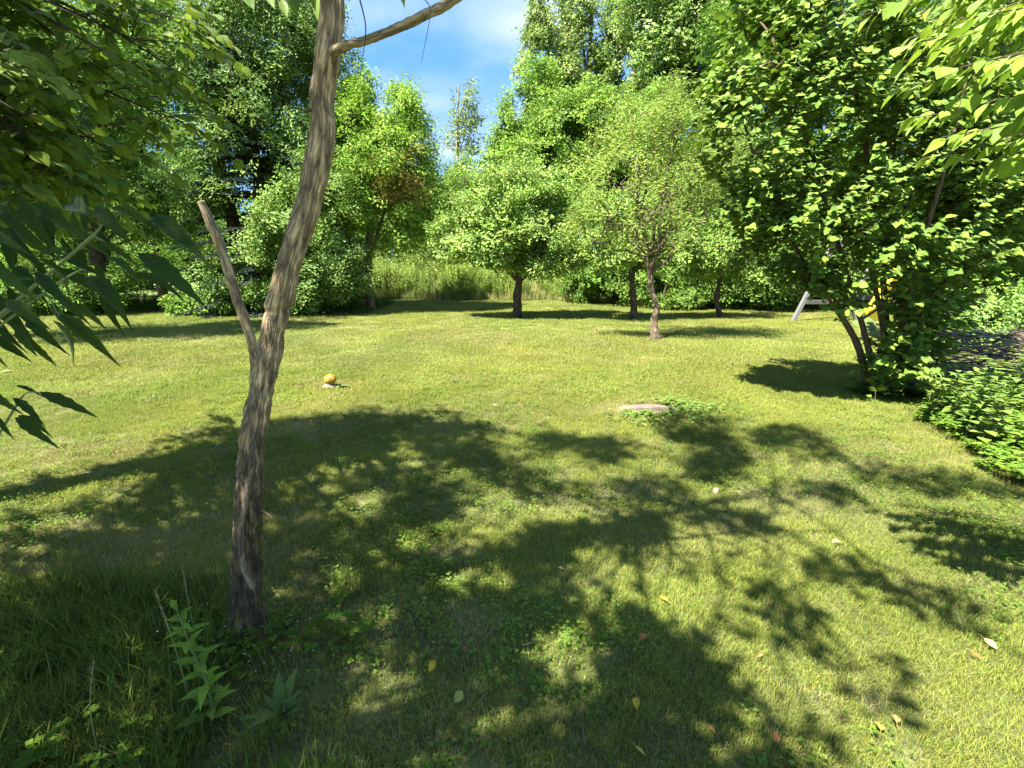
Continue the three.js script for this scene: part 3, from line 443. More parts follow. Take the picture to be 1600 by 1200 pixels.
// the unmown meadow strip
{
  const stalk = () => { const s = new Soup(); for (let k = 0; k < 16; k++) { const x = rr(-0.25, 0.25), z = rr(-0.25, 0.25), h = rr(0.6, 1.1), lx = rr(-0.15, 0.15), lz = rr(-0.15, 0.15), c = [[0.2, 0.28, 0.055], [0.26, 0.32, 0.075], [0.16, 0.24, 0.05]][k % 3]; s.leaf(x, -0.02, z, lx, 1, lz, rr(-1, 1), 0.1, rr(-1, 1), h, 0.03, tone(c, 0.2), 0.1);
    for (let j = 0; j < 12; j++) { const q = rr(0.25, 1), w = rr(0, 6.283), L = rr(0.08, 0.15); s.leaf(x + lx * h * q, h * q, z + lz * h * q, Math.cos(w) * 0.8, rr(-0.1, 0.6), Math.sin(w) * 0.8, 0, 1, 0.1, L, L * 0.3, tone(c, 0.25), 0.2); } } return s.geometry(); };
  const hay = () => { const s = new Soup(); for (let k = 0; k < 40; k++) { const x = rr(-0.25, 0.25), z = rr(-0.25, 0.25), h = rr(0.3, 0.8), lx = rr(-0.3, 0.3), lz = rr(-0.3, 0.3); s.leaf(x, -0.02, z, lx, 1, lz, rr(-1, 1), 0.1, rr(-1, 1), h, 0.022, tone([[0.42, 0.38, 0.15], [0.3, 0.35, 0.09], [0.45, 0.4, 0.2]][k % 3], 0.2), 0.1); } return s.geometry(); };
  const a = [], b = [];
  for (let k = 0; k < 5200; k++) { const x = rr(-13, 5), e = lawnEdge(x), z = e - Math.pow(R(), 1.4) * 14, front = e - z; if (x < -8.5 && z > -21) continue; const t = 0.45 + 1.1 * fbm(x * 1.1, z * 1.1, 3, 3), hy = x > 0.2 ? R() < 0.7 : R() < (front < 0.5 ? 0.5 : 0.2); if (hy && x > -6.5) b.push([x, z, rr(0.5, 1.15) * (front < 0.5 ? 0.6 : 1), [t, t, t]]); else a.push([x, z, rr(0.5, 1.3) * clamp(0.45 + front * 0.8, 0.45, 1) * (0.5 + 1.0 * fbm(x * 0.9, z * 0.9, 8, 3)) * (R() < 0.1 ? 1.45 : 1), [t, t, t]]); }
  field('meadow_weeds', 'tall light green weeds in the unmown strip behind the lawn', 'weeds', stalk(), M.grass, a);
  field('hay_grass', 'pale seeding grass along the back edge of the lawn', 'grass', hay(), M.grass, b);
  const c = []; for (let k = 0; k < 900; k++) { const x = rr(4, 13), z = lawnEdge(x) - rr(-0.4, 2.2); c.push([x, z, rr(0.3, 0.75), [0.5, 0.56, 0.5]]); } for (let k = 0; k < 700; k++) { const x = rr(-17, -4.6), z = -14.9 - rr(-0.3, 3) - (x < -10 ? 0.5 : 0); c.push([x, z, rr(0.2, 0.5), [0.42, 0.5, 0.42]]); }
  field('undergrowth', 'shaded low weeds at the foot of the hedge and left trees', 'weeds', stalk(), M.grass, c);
}

// ---------------------------------------------------------------- near leaves: blade shapes and a builder that keeps the nearest 300 as parts
const OVATE = [blade([0.02, 0.26, 0.38, 0.4, 0.33, 0.18, 0], 0.25, 0.2), blade([0.02, 0.24, 0.36, 0.42, 0.36, 0.2, 0], 0.12, 0.35), blade([0.02, 0.28, 0.4, 0.38, 0.3, 0.15, 0], 0.4, 0.1)];
const LANCE = [blade([0.02, 0.14, 0.21, 0.22, 0.17, 0.08, 0], 0.3, 0.25), blade([0.02, 0.16, 0.24, 0.22, 0.15, 0.06, 0], 0.15, 0.4), blade([0.02, 0.13, 0.2, 0.21, 0.18, 0.1, 0], 0.45, 0.12)];
const TOOTHED = [blade([0.02, 0.13, 0.22, 0.27, 0.27, 0.25, 0.2, 0.16, 0.1, 0.05, 0], 0.22, 0.22, 0.1), blade([0.02, 0.16, 0.25, 0.3, 0.29, 0.26, 0.22, 0.15, 0.09, 0.04, 0], 0.35, 0.35, 0.1)];
const withColor = (g) => { g.setAttribute('color', new THREE.Float32BufferAttribute(new Float32Array(g.attributes.position.count * 3).fill(1), 3)); return g; };
[OVATE, LANCE, TOOTHED].flat().forEach(withColor);
// list of { p, axis, normal, len, wide, shape, tint } in the thing's own axes
function setLeaves(t, list, shapes, colors, o = {}) {
  const eye = V(0, 1.6, 0), off = t.position, mats = colors.map((c) => leafMat(c, o.through ?? 0.35, o.coat ?? 0.3));
  list.forEach((l) => { l.d = l.p.clone().add(off).distanceTo(eye) / l.len; l.k = Math.floor(R() * shapes.length); l.m = Math.floor(R() * mats.length); });
  const order = list.slice().sort((a, b) => a.d - b.d), cut = o.parts ?? 300, rest = [];
  order.forEach((l, i) => {
    const m = leafMatrix(l.p, l.axis, l.normal, l.len, l.wide ?? 1);
    if (i < cut) { const q = part('leaf', shapes[l.k], mats[l.m], t); m.decompose(q.position, q.quaternion, q.scale); } else rest.push([m, tone(colors[l.m], 0.14)]);
  });
  if (rest.length) {
    const m = new THREE.InstancedMesh(shapes[0], leafMat([1, 1, 1], o.through ?? 0.35, o.coat ?? 0.3), rest.length), c = new THREE.Color();
    rest.forEach(([x, t], i) => { m.setMatrixAt(i, x); m.setColorAt(i, c.setRGB(...t)); }); m.name = 'foliage'; m.castShadow = m.receiveShadow = true; m.userData.kind = 'stuff'; t.add(m);
  }
}
// leaves along a twig: alternate, spreading sideways and hanging a little
function along(list, P, step, len, o = {}) {
  const cv = new THREE.CatmullRomCurve3(P), L = cv.getLength(), n = Math.max(2, Math.round(L / step));
  for (let k = 0; k < n; k++) {
    const t = (o.from ?? 0.15) + (1 - (o.from ?? 0.15)) * (k + R() * 0.6) / n, p = cv.getPoint(Math.min(1, t)), T = cv.getTangent(Math.min(1, t)), S = T.clone().cross(V(0, 1, 0)).normalize(), sg = k % 2 ? 1 : -1;
    const axis = T.clone().multiplyScalar(0.8).addScaledVector(S, sg * rr(0.3, 1)).add(V(rr(-0.2, 0.2), -(o.hang ?? 0.45) + rr(-0.3, 0.25), rr(-0.2, 0.2))), normal = V(rr(-0.6, 0.6) + (o.sideways ?? 0), o.up ?? 1, rr(-0.6, 0.6) + (o.face ?? 0.2));
    list.push({ p: p.add(V(rr(-0.01, 0.01), rr(-0.01, 0.01), rr(-0.01, 0.01))), axis, normal, len: len * rr(0.65, 1.2) });
  }
}

R = rngOf(110);
{ // ---- the leaning tree in front
  const t = thing('leaning_tree', 'slender leaning tree with furrowed bark and a broken side limb', 'tree', [-1.195, 0, -1.7]), O = V(-1.195, 0, -1.7), loc = (p) => vec(p).sub(O);
  const P = [[-1.2, -0.08, -1.7], [-1.195, 0.004, -1.7], [-1.147, 0.288, -1.7], [-1.095, 0.598, -1.7], [-1.038, 0.883, -1.7], [-0.966, 1.122, -1.7], [-0.875, 1.393, -1.7], [-0.79, 1.622, -1.7], [-0.718, 1.772, -1.7], [-0.66, 1.936, -1.7], [-0.634, 2.034, -1.7], [-0.624, 2.129, -1.7], [-0.598, 2.239, -1.7], [-0.563, 2.396, -1.7], [-0.54, 2.75, -1.66], [-0.58, 3.3, -1.55], [-0.7, 4.1, -1.4], [-0.6, 5.2, -1.2]].map(loc);
  const rad = [0.084, 0.075, 0.066, 0.06, 0.054, 0.05, 0.046, 0.0445, 0.044, 0.043, 0.042, 0.041, 0.042, 0.041, 0.038, 0.034, 0.026, 0.012];
  const bump = (x, y, z, s, w) => {
    const deep = 0.35 + 0.65 * (1 - smooth(y, 0.9, 1.7)), k = 1 - Math.abs(fbm(x * 62 + 3 + 1.2 * noise3(x * 9, y * 14, z * 9), y * 8.5, z * 62, 3) * 2 - 1), knot = Math.exp(-(((y - 1.46) / 0.035) ** 2)) * 0.006 - Math.exp(-(((y - 1.43) / 0.008) ** 2)) * 0.007 + Math.exp(-(((y - 1.93) / 0.07) ** 2)) * 0.004;
    return -k * k * 0.014 * deep + (fbm(x * 14, y * 9, z * 14, 3) - 0.5) * 0.012 + knot + (y < 0.14 ? (0.14 - y) * 0.28 * (0.5 + fbm(Math.cos(w) * 2, Math.sin(w) * 2, 3, 2)) : 0);
  };
  const tg = tube(P, rad, 84, 620, bump), tp = tg.attributes.position, tc = [];
  for (let k = 0; k < tp.count; k++) { const x = tp.getX(k), y = tp.getY(k), z = tp.getZ(k), low = 1 - smooth(y + (fbm(x * 18, y * 4, z * 18, 3) - 0.5) * 0.7, 0.35, 1.1), moss = smooth(fbm(x * 22, y * 12, z * 22, 3), 0.5, 0.75) * 0.35 * (0.4 + low), m = 0.8 + 0.4 * fbm(x * 46, y * 9, z * 46, 3); tc.push(m * (1 - 0.7 * low - moss * 0.2), m * (1 - 0.73 * low - moss * 0.08), m * (1 - 0.76 * low - moss * 0.4)); }
  tg.setAttribute('color', new THREE.Float32BufferAttribute(tc, 3)); part('trunk', tg, M.barkFront, t);
  const B = [[-0.564, 2.241, -1.66], [-0.493, 2.235, -1.6], [-0.434, 2.248, -1.6], [-0.336, 2.281, -1.6], [-0.267, 2.309, -1.6], [-0.166, 2.354, -1.6], [-0.02, 2.46, -1.6], [0.25, 2.75, -1.55], [0.5, 3.2, -1.4]].map(loc);
  part('branch', tube(B, [0.016, 0.0115, 0.0125, 0.0135, 0.014, 0.012, 0.01, 0.006], 14, 90, (x, y, z) => (fbm(x * 60, y * 60, z * 60, 2) - 0.5) * 0.005), M.barkLimb, t);
  const Q = [[-0.998, 1.127, -1.73], [-1.004, 1.212, -1.75], [-1.007, 1.313, -1.75], [-1.03, 1.435, -1.75], [-1.047, 1.53, -1.75], [-1.061, 1.622, -1.75], [-1.077, 1.694, -1.75], [-1.092, 1.745, -1.75], [-1.113, 1.81, -1.75]].map(loc);
  part('broken_limb', tube(Q, [0.026, 0.019, 0.017, 0.017, 0.0165, 0.016, 0.0165, 0.0155, 0.013], 18, 120, (x, y, z) => (fbm(x * 40, y * 22, z * 40, 3) - 0.5) * 0.009), M.barkLimb, t).userData.label = 'broken dead limb stub';
  const S = [[-1.061, 0.31, -1.6], [-1.085, 0.395, -1.6], [-1.094, 0.495, -1.615], [-1.081, 0.584, -1.625], [-1.053, 0.693, -1.635], [-1.029, 0.782, -1.64], [-1.012, 0.866, -1.645], [-1.001, 0.929, -1.655], [-1.002, 1.015, -1.67]].map(loc);
  part('clinging_stem', tube(S, [0.013, 0.0125, 0.012, 0.0115, 0.011, 0.0105, 0.009, 0.006], 12, 60, (x, y, z) => (fbm(x * 50, y * 25, z * 50, 2) - 0.5) * 0.004), M.barkGrey, t).userData.label = 'smooth grey stem grown along the trunk';
  const twig = (pts, r, name = 'twig') => part(name, tube(pts.map(loc), [r, r * 0.8, r * 0.4], 6, 14), M.barkTwig, t);
  twig([[-0.992, 0.73, -1.66], [-0.94, 0.795, -1.64], [-0.901, 0.877, -1.62]], 0.0022); twig([[-1.005, 0.633, -1.65], [-0.97, 0.627, -1.63], [-0.944, 0.613, -1.62]], 0.0045, 'stub'); twig([[-1.112, 0.759, -1.68], [-1.122, 0.78, -1.66], [-1.138, 0.805, -1.66]], 0.003);
  twig([[-1.01, 0.756, -1.62], [-0.982, 0.74, -1.61], [-0.975, 0.718, -1.62]], 0.002); twig([[-0.661, 2.082, -1.68], [-0.668, 2.072, -1.66], [-0.683, 2.077, -1.65]], 0.005, 'stub'); twig([[-1.011, 1.531, -1.73], [-1.014, 1.559, -1.73], [-1.01, 1.595, -1.72]], 0.003);
  twig([[-0.425, 2.318, -1.5], [-0.411, 2.242, -1.5], [-0.423, 2.172, -1.5]], 0.0022); twig([[-0.256, 2.334, -1.55], [-0.236, 2.295, -1.55], [-0.268, 2.169, -1.55]], 0.0016); twig([[-0.746, 2.413, -1.7], [-0.725, 2.31, -1.7], [-0.734, 2.206, -1.7]], 0.002); twig([[-0.61, 2.089, -1.66], [-0.585, 2.059, -1.64], [-0.564, 2.042, -1.63]], 0.002); twig([[-0.504, 2.222, -1.6], [-0.47, 2.204, -1.58], [-0.435, 2.203, -1.56]], 0.001);
R = rngOf(111);
  // high crown, over and behind the place where the photographer stands: only its shade is seen
  const s = [], gs = [], targets = [[-1.9, -4.3, 0.55], [-1.1, -4.1, 0.55], [-0.4, -4.0, 0.5], [0.3, -3.5, 0.55], [0.95, -3.65, 0.35], [-0.5, -2.9, 0.6], [0.7, -2.8, 0.55], [-1.3, -3.3, 0.6], [-0.2, -2.3, 0.4], [0.4, -2.05, 0.55], [-0.6, -1.6, 0.6], [-0.2, -1.15, 0.5], [0.55, -1.35, 0.45], [1.6, -3.2, 0.45], [1.85, -1.95, 0.3], [1.2, -1.75, 0.32], [-1.6, -2.4, 0.45], [1.3, -2.4, 0.3], [0.95, -1.2, 0.25], [-2.3, -3.4, 0.5], [1.9, -4.2, 0.4], [1.4, -1.6, 0.25], [1.75, -2.3, 0.3], [1.1, -2.1, 0.28], [0.85, -1.6, 0.35], [1.2, -3.0, 0.38], [0.1, -2.9, 0.4], [-0.9, -2.5, 0.4], [-0.3, -1.7, 0.55], [0.05, -1.3, 0.5], [0.35, -1.65, 0.4], [-0.6, -1.2, 0.45], [0.0, -2.1, 0.4], [0.5, -1.15, 0.35], [2.5, -3.7, 0.35], [3.3, -3.1, 0.35], [1.5, -2.7, 0.35], [1.9, -3.7, 0.35], [1.3, -1.9, 0.3], [1.9, -2.0, 0.22], [2.9, -3.2, 0.25], [2.2, -3.0, 0.2], [1.7, -3.3, 0.25], [2.6, -4.0, 0.25]];
  const clearings = [[-1.05, -2.8, 0.24], [-0.25, -2.0, 0.18], [0.3, -2.7, 0.22], [0.8, -1.9, 0.22], [0.2, -1.5, 0.17], [-0.6, -2.35, 0.16], [1.2, -2.4, 0.22], [1.5, -2.9, 0.26], [0.5, -3.25, 0.22], [-0.35, -3.15, 0.18], [-0.75, -1.9, 0.15], [0.62, -1.22, 0.14], [1.05, -1.4, 0.22], [1.6, -1.75, 0.22], [-1.5, -3.2, 0.22], [1.9, -2.5, 0.28], [-0.1, -2.4, 0.13], [1.05, -3.4, 0.22], [-0.9, -3.6, 0.2], [2.2, -3.3, 0.25], [-0.5, -1.45, 0.12], [0.5, -2.25, 0.13], [0.05, -3.6, 0.16], [1.35, -2.05, 0.13], [0.9, -2.85, 0.13], [0.35, -1.85, 0.1]];   // gaps in the crown that let sun through
  const dx = Math.cos(SUN_AZ) / Math.tan(SUN_EL), dz = Math.sin(SUN_AZ) / Math.tan(SUN_EL), o = { density: 0.36, spray: 0.15, leaves: 10, leaf: 0.1, wide: 0.5, gap: 3.4, hole: 0.46, hang: 0.6, colors: MIDG };
  for (const [gx, gz, r] of targets) {
    const h = clamp(3.6 + Math.max(0, -gz - 1.5) * 1.5 + rr(0, 1.3), 3.9, 7), c = V(gx - dx * h, h, gz + dz * h).sub(O);
    const p = crown(s, [[c.x, c.y, c.z, r * 1.05, r * 0.75]], { ...o, keep: (q) => { if (q.y < 2.0 + 0.53 * Math.max(0, -(q.z - 1.7))) return false; const sx = q.x + O.x + dx * q.y, sz = q.z + O.z - dz * q.y, w = (fbm(sx * 3, sz * 3, 4, 3) - 0.5) * 0.22; return !clearings.some(([x, z, r]) => Math.hypot(sx - x, (sz - z) * 1.25) + w < r * 1.38); } });
    const a = P[14 + Math.floor(R() * 4)], m = a.clone().lerp(c, 0.5).add(V(rr(-0.2, 0.2), rr(0.1, 0.4), rr(-0.2, 0.2)));
    m.y = Math.max(m.y, 2.2 + 0.55 * Math.max(0, 1.7 - m.z));
    gs.push(tube([a, m.add(V(rr(-0.15, 0.15), 0, rr(-0.15, 0.15))), c], [0.012, 0.008, 0.004], 6, 10)); for (let k = 0; k < 6 && p.length; k++) { const q = p[Math.floor(R() * p.length)]; gs.push(tube([m.clone().lerp(c, rr(0.4, 1)), q], [0.005, 0.002], 4, 2)); }
  }
  part('limbs', mergeGeometries(gs), M.barkTwig, t); sprayMesh('crown', s, o, t);
  const list = []; for (const [a, b] of [[[-0.809, 2.49, -1.9], [-0.771, 2.392, -1.85]], [[-0.732, 2.461, -1.8], [-0.691, 2.358, -1.75]], [[-0.677, 2.479, -1.8], [-0.625, 2.385, -1.75]], [[-0.673, 2.5, -1.9], [-0.702, 2.373, -1.85]], [[-0.895, 2.567, -2], [-0.847, 2.461, -1.9]], [[-0.314, 2.333, -1.5], [-0.275, 2.265, -1.45]], [[-0.348, 2.33, -1.5], [-0.356, 2.291, -1.5]], [[-0.979, 2.557, -2], [-0.905, 2.448, -1.9]], [[-0.736, 2.301, -1.72], [-0.696, 2.26, -1.7]], [[-0.727, 2.354, -1.72], [-0.751, 2.314, -1.7]]]) { const p = loc(a), ax = loc(b).sub(p); list.push({ p, axis: ax, normal: V(rr(-0.5, 0.5), 0.6, 0.8), len: ax.length() * 0.62 }); }
  setLeaves(t, list, LANCE, [[0.1, 0.18, 0.035], [0.13, 0.2, 0.04]], { parts: 40 });
}

R = rngOf(112);
{ // ---- maple standing out of frame on the left, its low sprays reaching in at the top left
  const base = [-4.3, 0, -2.5], t = thing('overhanging_maple', 'leafy maple boughs hanging in from the top left corner', 'tree', base), O = vec(base), gs = [tube([[0, 0, 0], [0.1, 1.5, 0], [0, 3.2, -0.1], [0.2, 5.5, -0.2]], [0.16, 0.13, 0.1, 0.05], 12, 24, (x, y, z) => (fbm(x * 14, y * 4, z * 14, 3) - 0.5) * 0.05)], list = [], P0 = [V(0.05, 2.2, -0.05), V(0, 3.0, -0.1), V(0.1, 4, -0.1)];
  const ends = [[-2.675, 2.822, -3], [-2.413, 2.927, -3.1], [-2.274, 2.91, -3.3], [-2.732, 2.502, -2.9], [-2.575, 2.565, -3.1], [-2.393, 2.627, -3.3], [-2.199, 2.507, -3.4], [-2.521, 2.251, -2.8], [-2.532, 2.27, -3.2], [-2.597, 2.114, -2.6], [-2.647, 2.05, -3], [-2.61, 1.94, -2.7], [-2.291, 3.169, -3.5], [-2.173, 2.799, -3.6], [-2.547, 2.783, -2.7], [-2.656, 2.069, -3.4], [-2.083, 3.183, -3.7], [-2.379, 2.513, -2.5], [-2.392, 2.623, -2.8], [-2.263, 2.728, -3], [-2.416, 2.293, -2.6], [-2.77, 1.874, -2.7], [-3.175, 1.945, -3.4], [-3.27, 1.891, -3.8], [-3.49, 1.774, -3.4], [-3.705, 1.702, -4], [-3.096, 2.216, -3.8], [-3.083, 2.195, -3.2], [-3.013, 2.437, -3.6], [-2.878, 2.462, -3.9], [-3.044, 2.621, -3.4], [-3.144, 2.417, -3.2],
    [-3.4, 3.4, -1.7], [-2.7, 3.7, -2.4], [-2.2, 4.2, -2.9], [-2.9, 4.6, -1.6], [-3.6, 4.4, -2.6], [-2.6, 5.0, -2.6], [-3.3, 3.9, -3.3], [-2.3, 4.6, -1.5], [-3.0, 3.1, -0.9], [-3.6, 2.8, -0.7], [-3.2, 3.4, -0.5], [-2.6, 3.4, -0.3], [-3.4, 3.3, 0.2], [-4.0, 3.1, -1.2], [-2.2, 3.4, 0.1], [-2.3, 3.6, -0.7], [-3.0, 3.0, 0.6], [-1.9, 3.3, 0.6], [-2.6, 3.0, 0.9], [-3.9, 2.9, -0.2], [-1.7, 3.8, -0.2], [-3.6, 3.0, -0.2], [-3.9, 3.3, -1.7], [-4.4, 3.0, -1.2], [-3.0, 3.4, -0.1], [-2.4, 3.1, 0.3], [-4.3, 3.2, -0.5], [-4.6, 3.1, -2.5], [-5.2, 3.2, -1.6], [-3.4, 3.5, -0.6], [-3.1, 3.0, -0.2], [-2.8, 3.4, 0.2], [-2.5, 3.2, -0.2], [-2.2, 3.1, -0.1], [-2.9, 2.9, 0.2], [-3.5, 3.1, 0.1], [-2.1, 3.3, 0.5], [-3.7, 3.4, -0.9], [-2.4, 3.0, 0.6]];
  for (const e of ends) {
    const c = vec(e).sub(O), a = P0[c.y < 2.6 ? 0 : c.y < 3.6 ? 1 : 2], m = a.clone().lerp(c, 0.55).add(V(rr(-0.2, 0.2), rr(0.15, 0.5), rr(-0.2, 0.2)));
    gs.push(tube([a, m, c], [0.022, 0.013, 0.003], 6, 12)); const cv = new THREE.CatmullRomCurve3([a, m, c]);
    for (let k = 0; k < 15; k++) { const p = cv.getPoint(rr(0.4, 0.98)), q = p.clone().add(V(rr(-0.4, 0.5), rr(-0.35, 0.15), rr(-0.4, 0.4))), mm = p.clone().lerp(q, 0.5); mm.y += 0.04; gs.push(tube([p, mm, q], [0.004, 0.0025, 0.0012], 4, 4)); along(list, [p, mm, q], 0.05, 0.088, { hang: 0.35, from: 0.1 }); }
  }
  part('trunk', mergeGeometries(gs), M.barkDark, t);
  setLeaves(t, list, OVATE, [[0.13, 0.21, 0.03], [0.16, 0.25, 0.035], [0.2, 0.28, 0.04], [0.1, 0.18, 0.03]], { through: 0.5, coat: 0.15 });
}

R = rngOf(113);
{ // ---- the big hazel
  const base = [4.75, 0, -5.55], t = thing('hazel_bush', 'big many stemmed hazel with broad glossy leaves at right', 'shrub', [4.75, ground(4.75, -5.55), -5.55]), O = vec(base), list = [], gs = [];
  const stems = [[[-0.28, 0, 0.05], [4.166, 0.629, -5.45], [3.778, 1.092, -5.4], [3.12, 1.804, -5.3], [2.53, 2.628, -5.2]], [[-0.22, 0, 0.1], [4.383, 0.324, -5.4], [4.106, 0.943, -5.4], [3.542, 2.009, -5.35], [2.798, 3.422, -5.3]], [[-0.05, 0, 0], [4.522, 0.776, -5.5], [4.151, 2.021, -5.5], [3.557, 3.609, -5.5], [3.195, 4.501, -5.5]], [[0.1, 0, -0.1], [4.845, 0.919, -5.6], [4.666, 2.373, -5.6], [4.306, 3.939, -5.6], [4.063, 4.714, -5.6]], [[0.2, 0, 0.05], [5.024, 0.776, -5.5], [5.136, 2.157, -5.5], [5.039, 3.457, -5.4], [4.894, 4.448, -5.4]], [[0.05, 0, 0.15], [4.49, 0.673, -5.2], [4.273, 1.533, -5], [4.179, 2.549, -4.8], [4.191, 3.455, -4.8]], [[0, 0, -0.25], [4.728, 0.732, -5.8], [4.252, 2.218, -6.1], [3.28, 3.56, -6.3], [2.708, 4.514, -6.5]]];
  const S = stems.map((st) => [vec(st[0]), ...st.slice(1).map((p) => vec(p).sub(O))]);
  S.forEach((P, i) => { gs.push(tube(P, [0.05, 0.038, 0.03, 0.02, 0.008].map((r) => r * (i < 3 ? 1 : 0.85)), 9, 36, (x, y, z) => (fbm(x * 20, y * 6, z * 20, 2) - 0.5) * 0.012)); });
  S.forEach((P, i) => part('stem', gs[i], M.barkTwig, t));
  const lobes = [[2.465, 3.479, -5.3, 0.487, 0.454], [2.3, 2.869, -5.2, 0.394, 0.427], [2.806, 2.567, -5.2, 0.534, 0.468], [2.718, 2.137, -5.3, 0.432, 0.335], [3.24, 3.132, -5.3, 0.595, 0.529], [3.23, 2.054, -5.1, 0.538, 0.437], [3.244, 3.855, -5.4, 0.616, 0.519], [3.929, 2.628, -5.2, 0.633, 0.599], [3.902, 1.731, -5.1, 0.582, 0.424], [4.506, 1.866, -5.2, 0.693, 0.624], [4.177, 3.457, -5.4, 0.729, 0.663], [5.117, 2.667, -5.4, 0.691, 0.761], [5.471, 1.877, -5.4, 0.576, 0.504], [4.713, 1.106, -5.25, 0.378, 0.364], [4.589, 0.533, -5.3, 0.272, 0.272], [4.977, 1.239, -5.4, 0.446, 0.371], [2.933, 4.111, -5.6, 0.4, 0.4], [5.085, 3.667, -5.5, 0.602, 0.669], [2.243, 3.372, -5.5, 0.258, 0.272], [3.174, 1.53, -5.2, 0.282, 0.212], [2.554, 4.2, -5.8, 0.276, 0.276], [3.338, 1.632, -5.1, 0.31, 0.234], [3.727, 1.396, -5.1, 0.251, 0.209], [2.892, 1.767, -5.2, 0.314, 0.209], [4.451, 0.41, -5.1, 0.249, 0.22], [4.364, 0.829, -5.15, 0.188, 0.174], [4.811, 0.618, -5.3, 0.286, 0.286], [4.632, 2.366, -5.1, 0.496, 0.463], [4.596, 3.017, -5.1, 0.383, 0.383], [3.637, 1.13, -5, 0.104, 0.125], [4.391, 1.139, -5.05, 0.196, 0.238], [4.262, 0.345, -5.15, 0.148, 0.148], [3.347, 1.78, -5, 0.228, 0.201], [3.279, 1.451, -5.1, 0.195, 0.125], [3.427, 1.333, -5, 0.123, 0.096]];
  const tw = [];
  for (const l of lobes) {
    const c = vec(l).sub(O), rx = l[3], ry = l[4], n = Math.round(rx * ry * 620);
    for (let k = 0; k < n; k++) {
      const d = randDir(), q = 0.4 + 0.65 * Math.pow(R(), 0.6), p = V(c.x + d.x * rx * q, c.y + d.y * ry * q, c.z + d.z * rx * 0.85 * q); if (p.y < 0.25 || noise3(p.x * 2.2 + 3, p.y * 2.2, p.z * 2.2) < 0.3) continue;
      const a = p.clone().add(V(-d.x * 0.22 + rr(-0.1, 0.1), -rr(0.1, 0.28), -d.z * 0.22 + rr(-0.1, 0.1))), e = p.clone().add(V(d.x * 0.12, rr(-0.02, 0.12), d.z * 0.12)); if (R() < 0.3) tw.push(tube([a, p, e], [0.004, 0.003, 0.0015], 4, 3));
      along(list, [a, p, e], 0.043, 0.08, { hang: 0.35, from: 0.1, face: d.z * 0.8, sideways: d.x * 0.7 - 0.15, up: 0.8 });
    }
    let best = S[0][3], bd = 9; for (const P of S) for (const p of P.slice(1)) { const d = p.distanceTo(c) + (p.y > c.y ? 0.6 : 0); if (d < bd) { bd = d; best = p; } }
    tw.push(tube([best, best.clone().lerp(c, 0.5).add(V(0, 0.1, 0)), c], [0.016, 0.011, 0.005], 6, 6));
  }
  part('twigs', mergeGeometries(tw), M.barkTwig, t, 'stuff');
  setLeaves(t, list, OVATE, [[0.1, 0.185, 0.036], [0.125, 0.215, 0.04], [0.15, 0.25, 0.046], [0.2, 0.3, 0.05]], { through: 0.32, coat: 0.3 });
}

R = rngOf(114);
{ // ---- boughs of a tree standing out of frame at the right, hanging in at the top right corner
  const base = [3.6, 0, -0.9], t = thing('overhanging_cherry', 'bright long leaved boughs hanging in from the top right corner', 'tree', base), O = vec(base), list = [], gs = [tube([[0, 0, 0], [-0.05, 1.6, 0], [0.05, 3.2, 0], [0.1, 4.6, 0]], [0.12, 0.1, 0.08, 0.04], 12, 20)];
  const tips = [[[1.234, 2.442, -1.9], 1], [[1.271, 2.285, -1.75], 1], [[1.323, 2.18, -1.8], 1], [[1.332, 2.063, -1.7], 1], [[1.434, 1.946, -1.75], 1], [[1.357, 1.981, -1.6], 1], [[1.332, 2.167, -1.6], 1], [[1.337, 2.301, -1.6], 1], [[1.355, 2.479, -1.8], 1], [[1.38, 2.05, -1.5], 1], [[1.358, 2.145, -1.45], 1], [[1.494, 2.415, -2], 1], [[1.542, 1.972, -1.6], 1], [[1.484, 2.413, -1.7], 1], [[2.9, 3.4, -1.6], 0], [[2.5, 3.6, -0.8], 0], [[3.2, 3.8, -0.2], 0]];
  for (const [e] of tips) {
    const c = vec(e).sub(O), a = V(0, clamp(c.y - 0.1, 1.7, 3.6), 0), m = a.clone().lerp(c, 0.55).add(V(0, rr(0.1, 0.22), rr(-0.1, 0.1)));
    gs.push(tube([a, m, c], [0.012, 0.006, 0.0018], 6, 12)); const cv = new THREE.CatmullRomCurve3([a, m, c]), cut = [0.62, 0.75, 0.87, 1].map((q) => cv.getPoint(q)); along(list, cut, 0.018, 0.068, { hang: 0.5, from: 0.05 });
    for (let k = 0; k < 5; k++) { const p = cv.getPoint(rr(0.6, 0.9)), q = p.clone().add(V(-rr(0.05, 0.22), rr(-0.12, 0.02), rr(-0.2, 0.2))); gs.push(tube([p, q], [0.002, 0.001], 4, 2)); along(list, [p, p.clone().lerp(q, 0.5), q], 0.022, 0.066, { hang: 0.5 }); }
  }
  part('trunk', mergeGeometries(gs), M.barkTwig, t);
  setLeaves(t, list, [...LANCE, OVATE[0]], [[0.22, 0.34, 0.04], [0.26, 0.38, 0.045], [0.17, 0.28, 0.035]], { through: 0.55, coat: 0.3 });
}

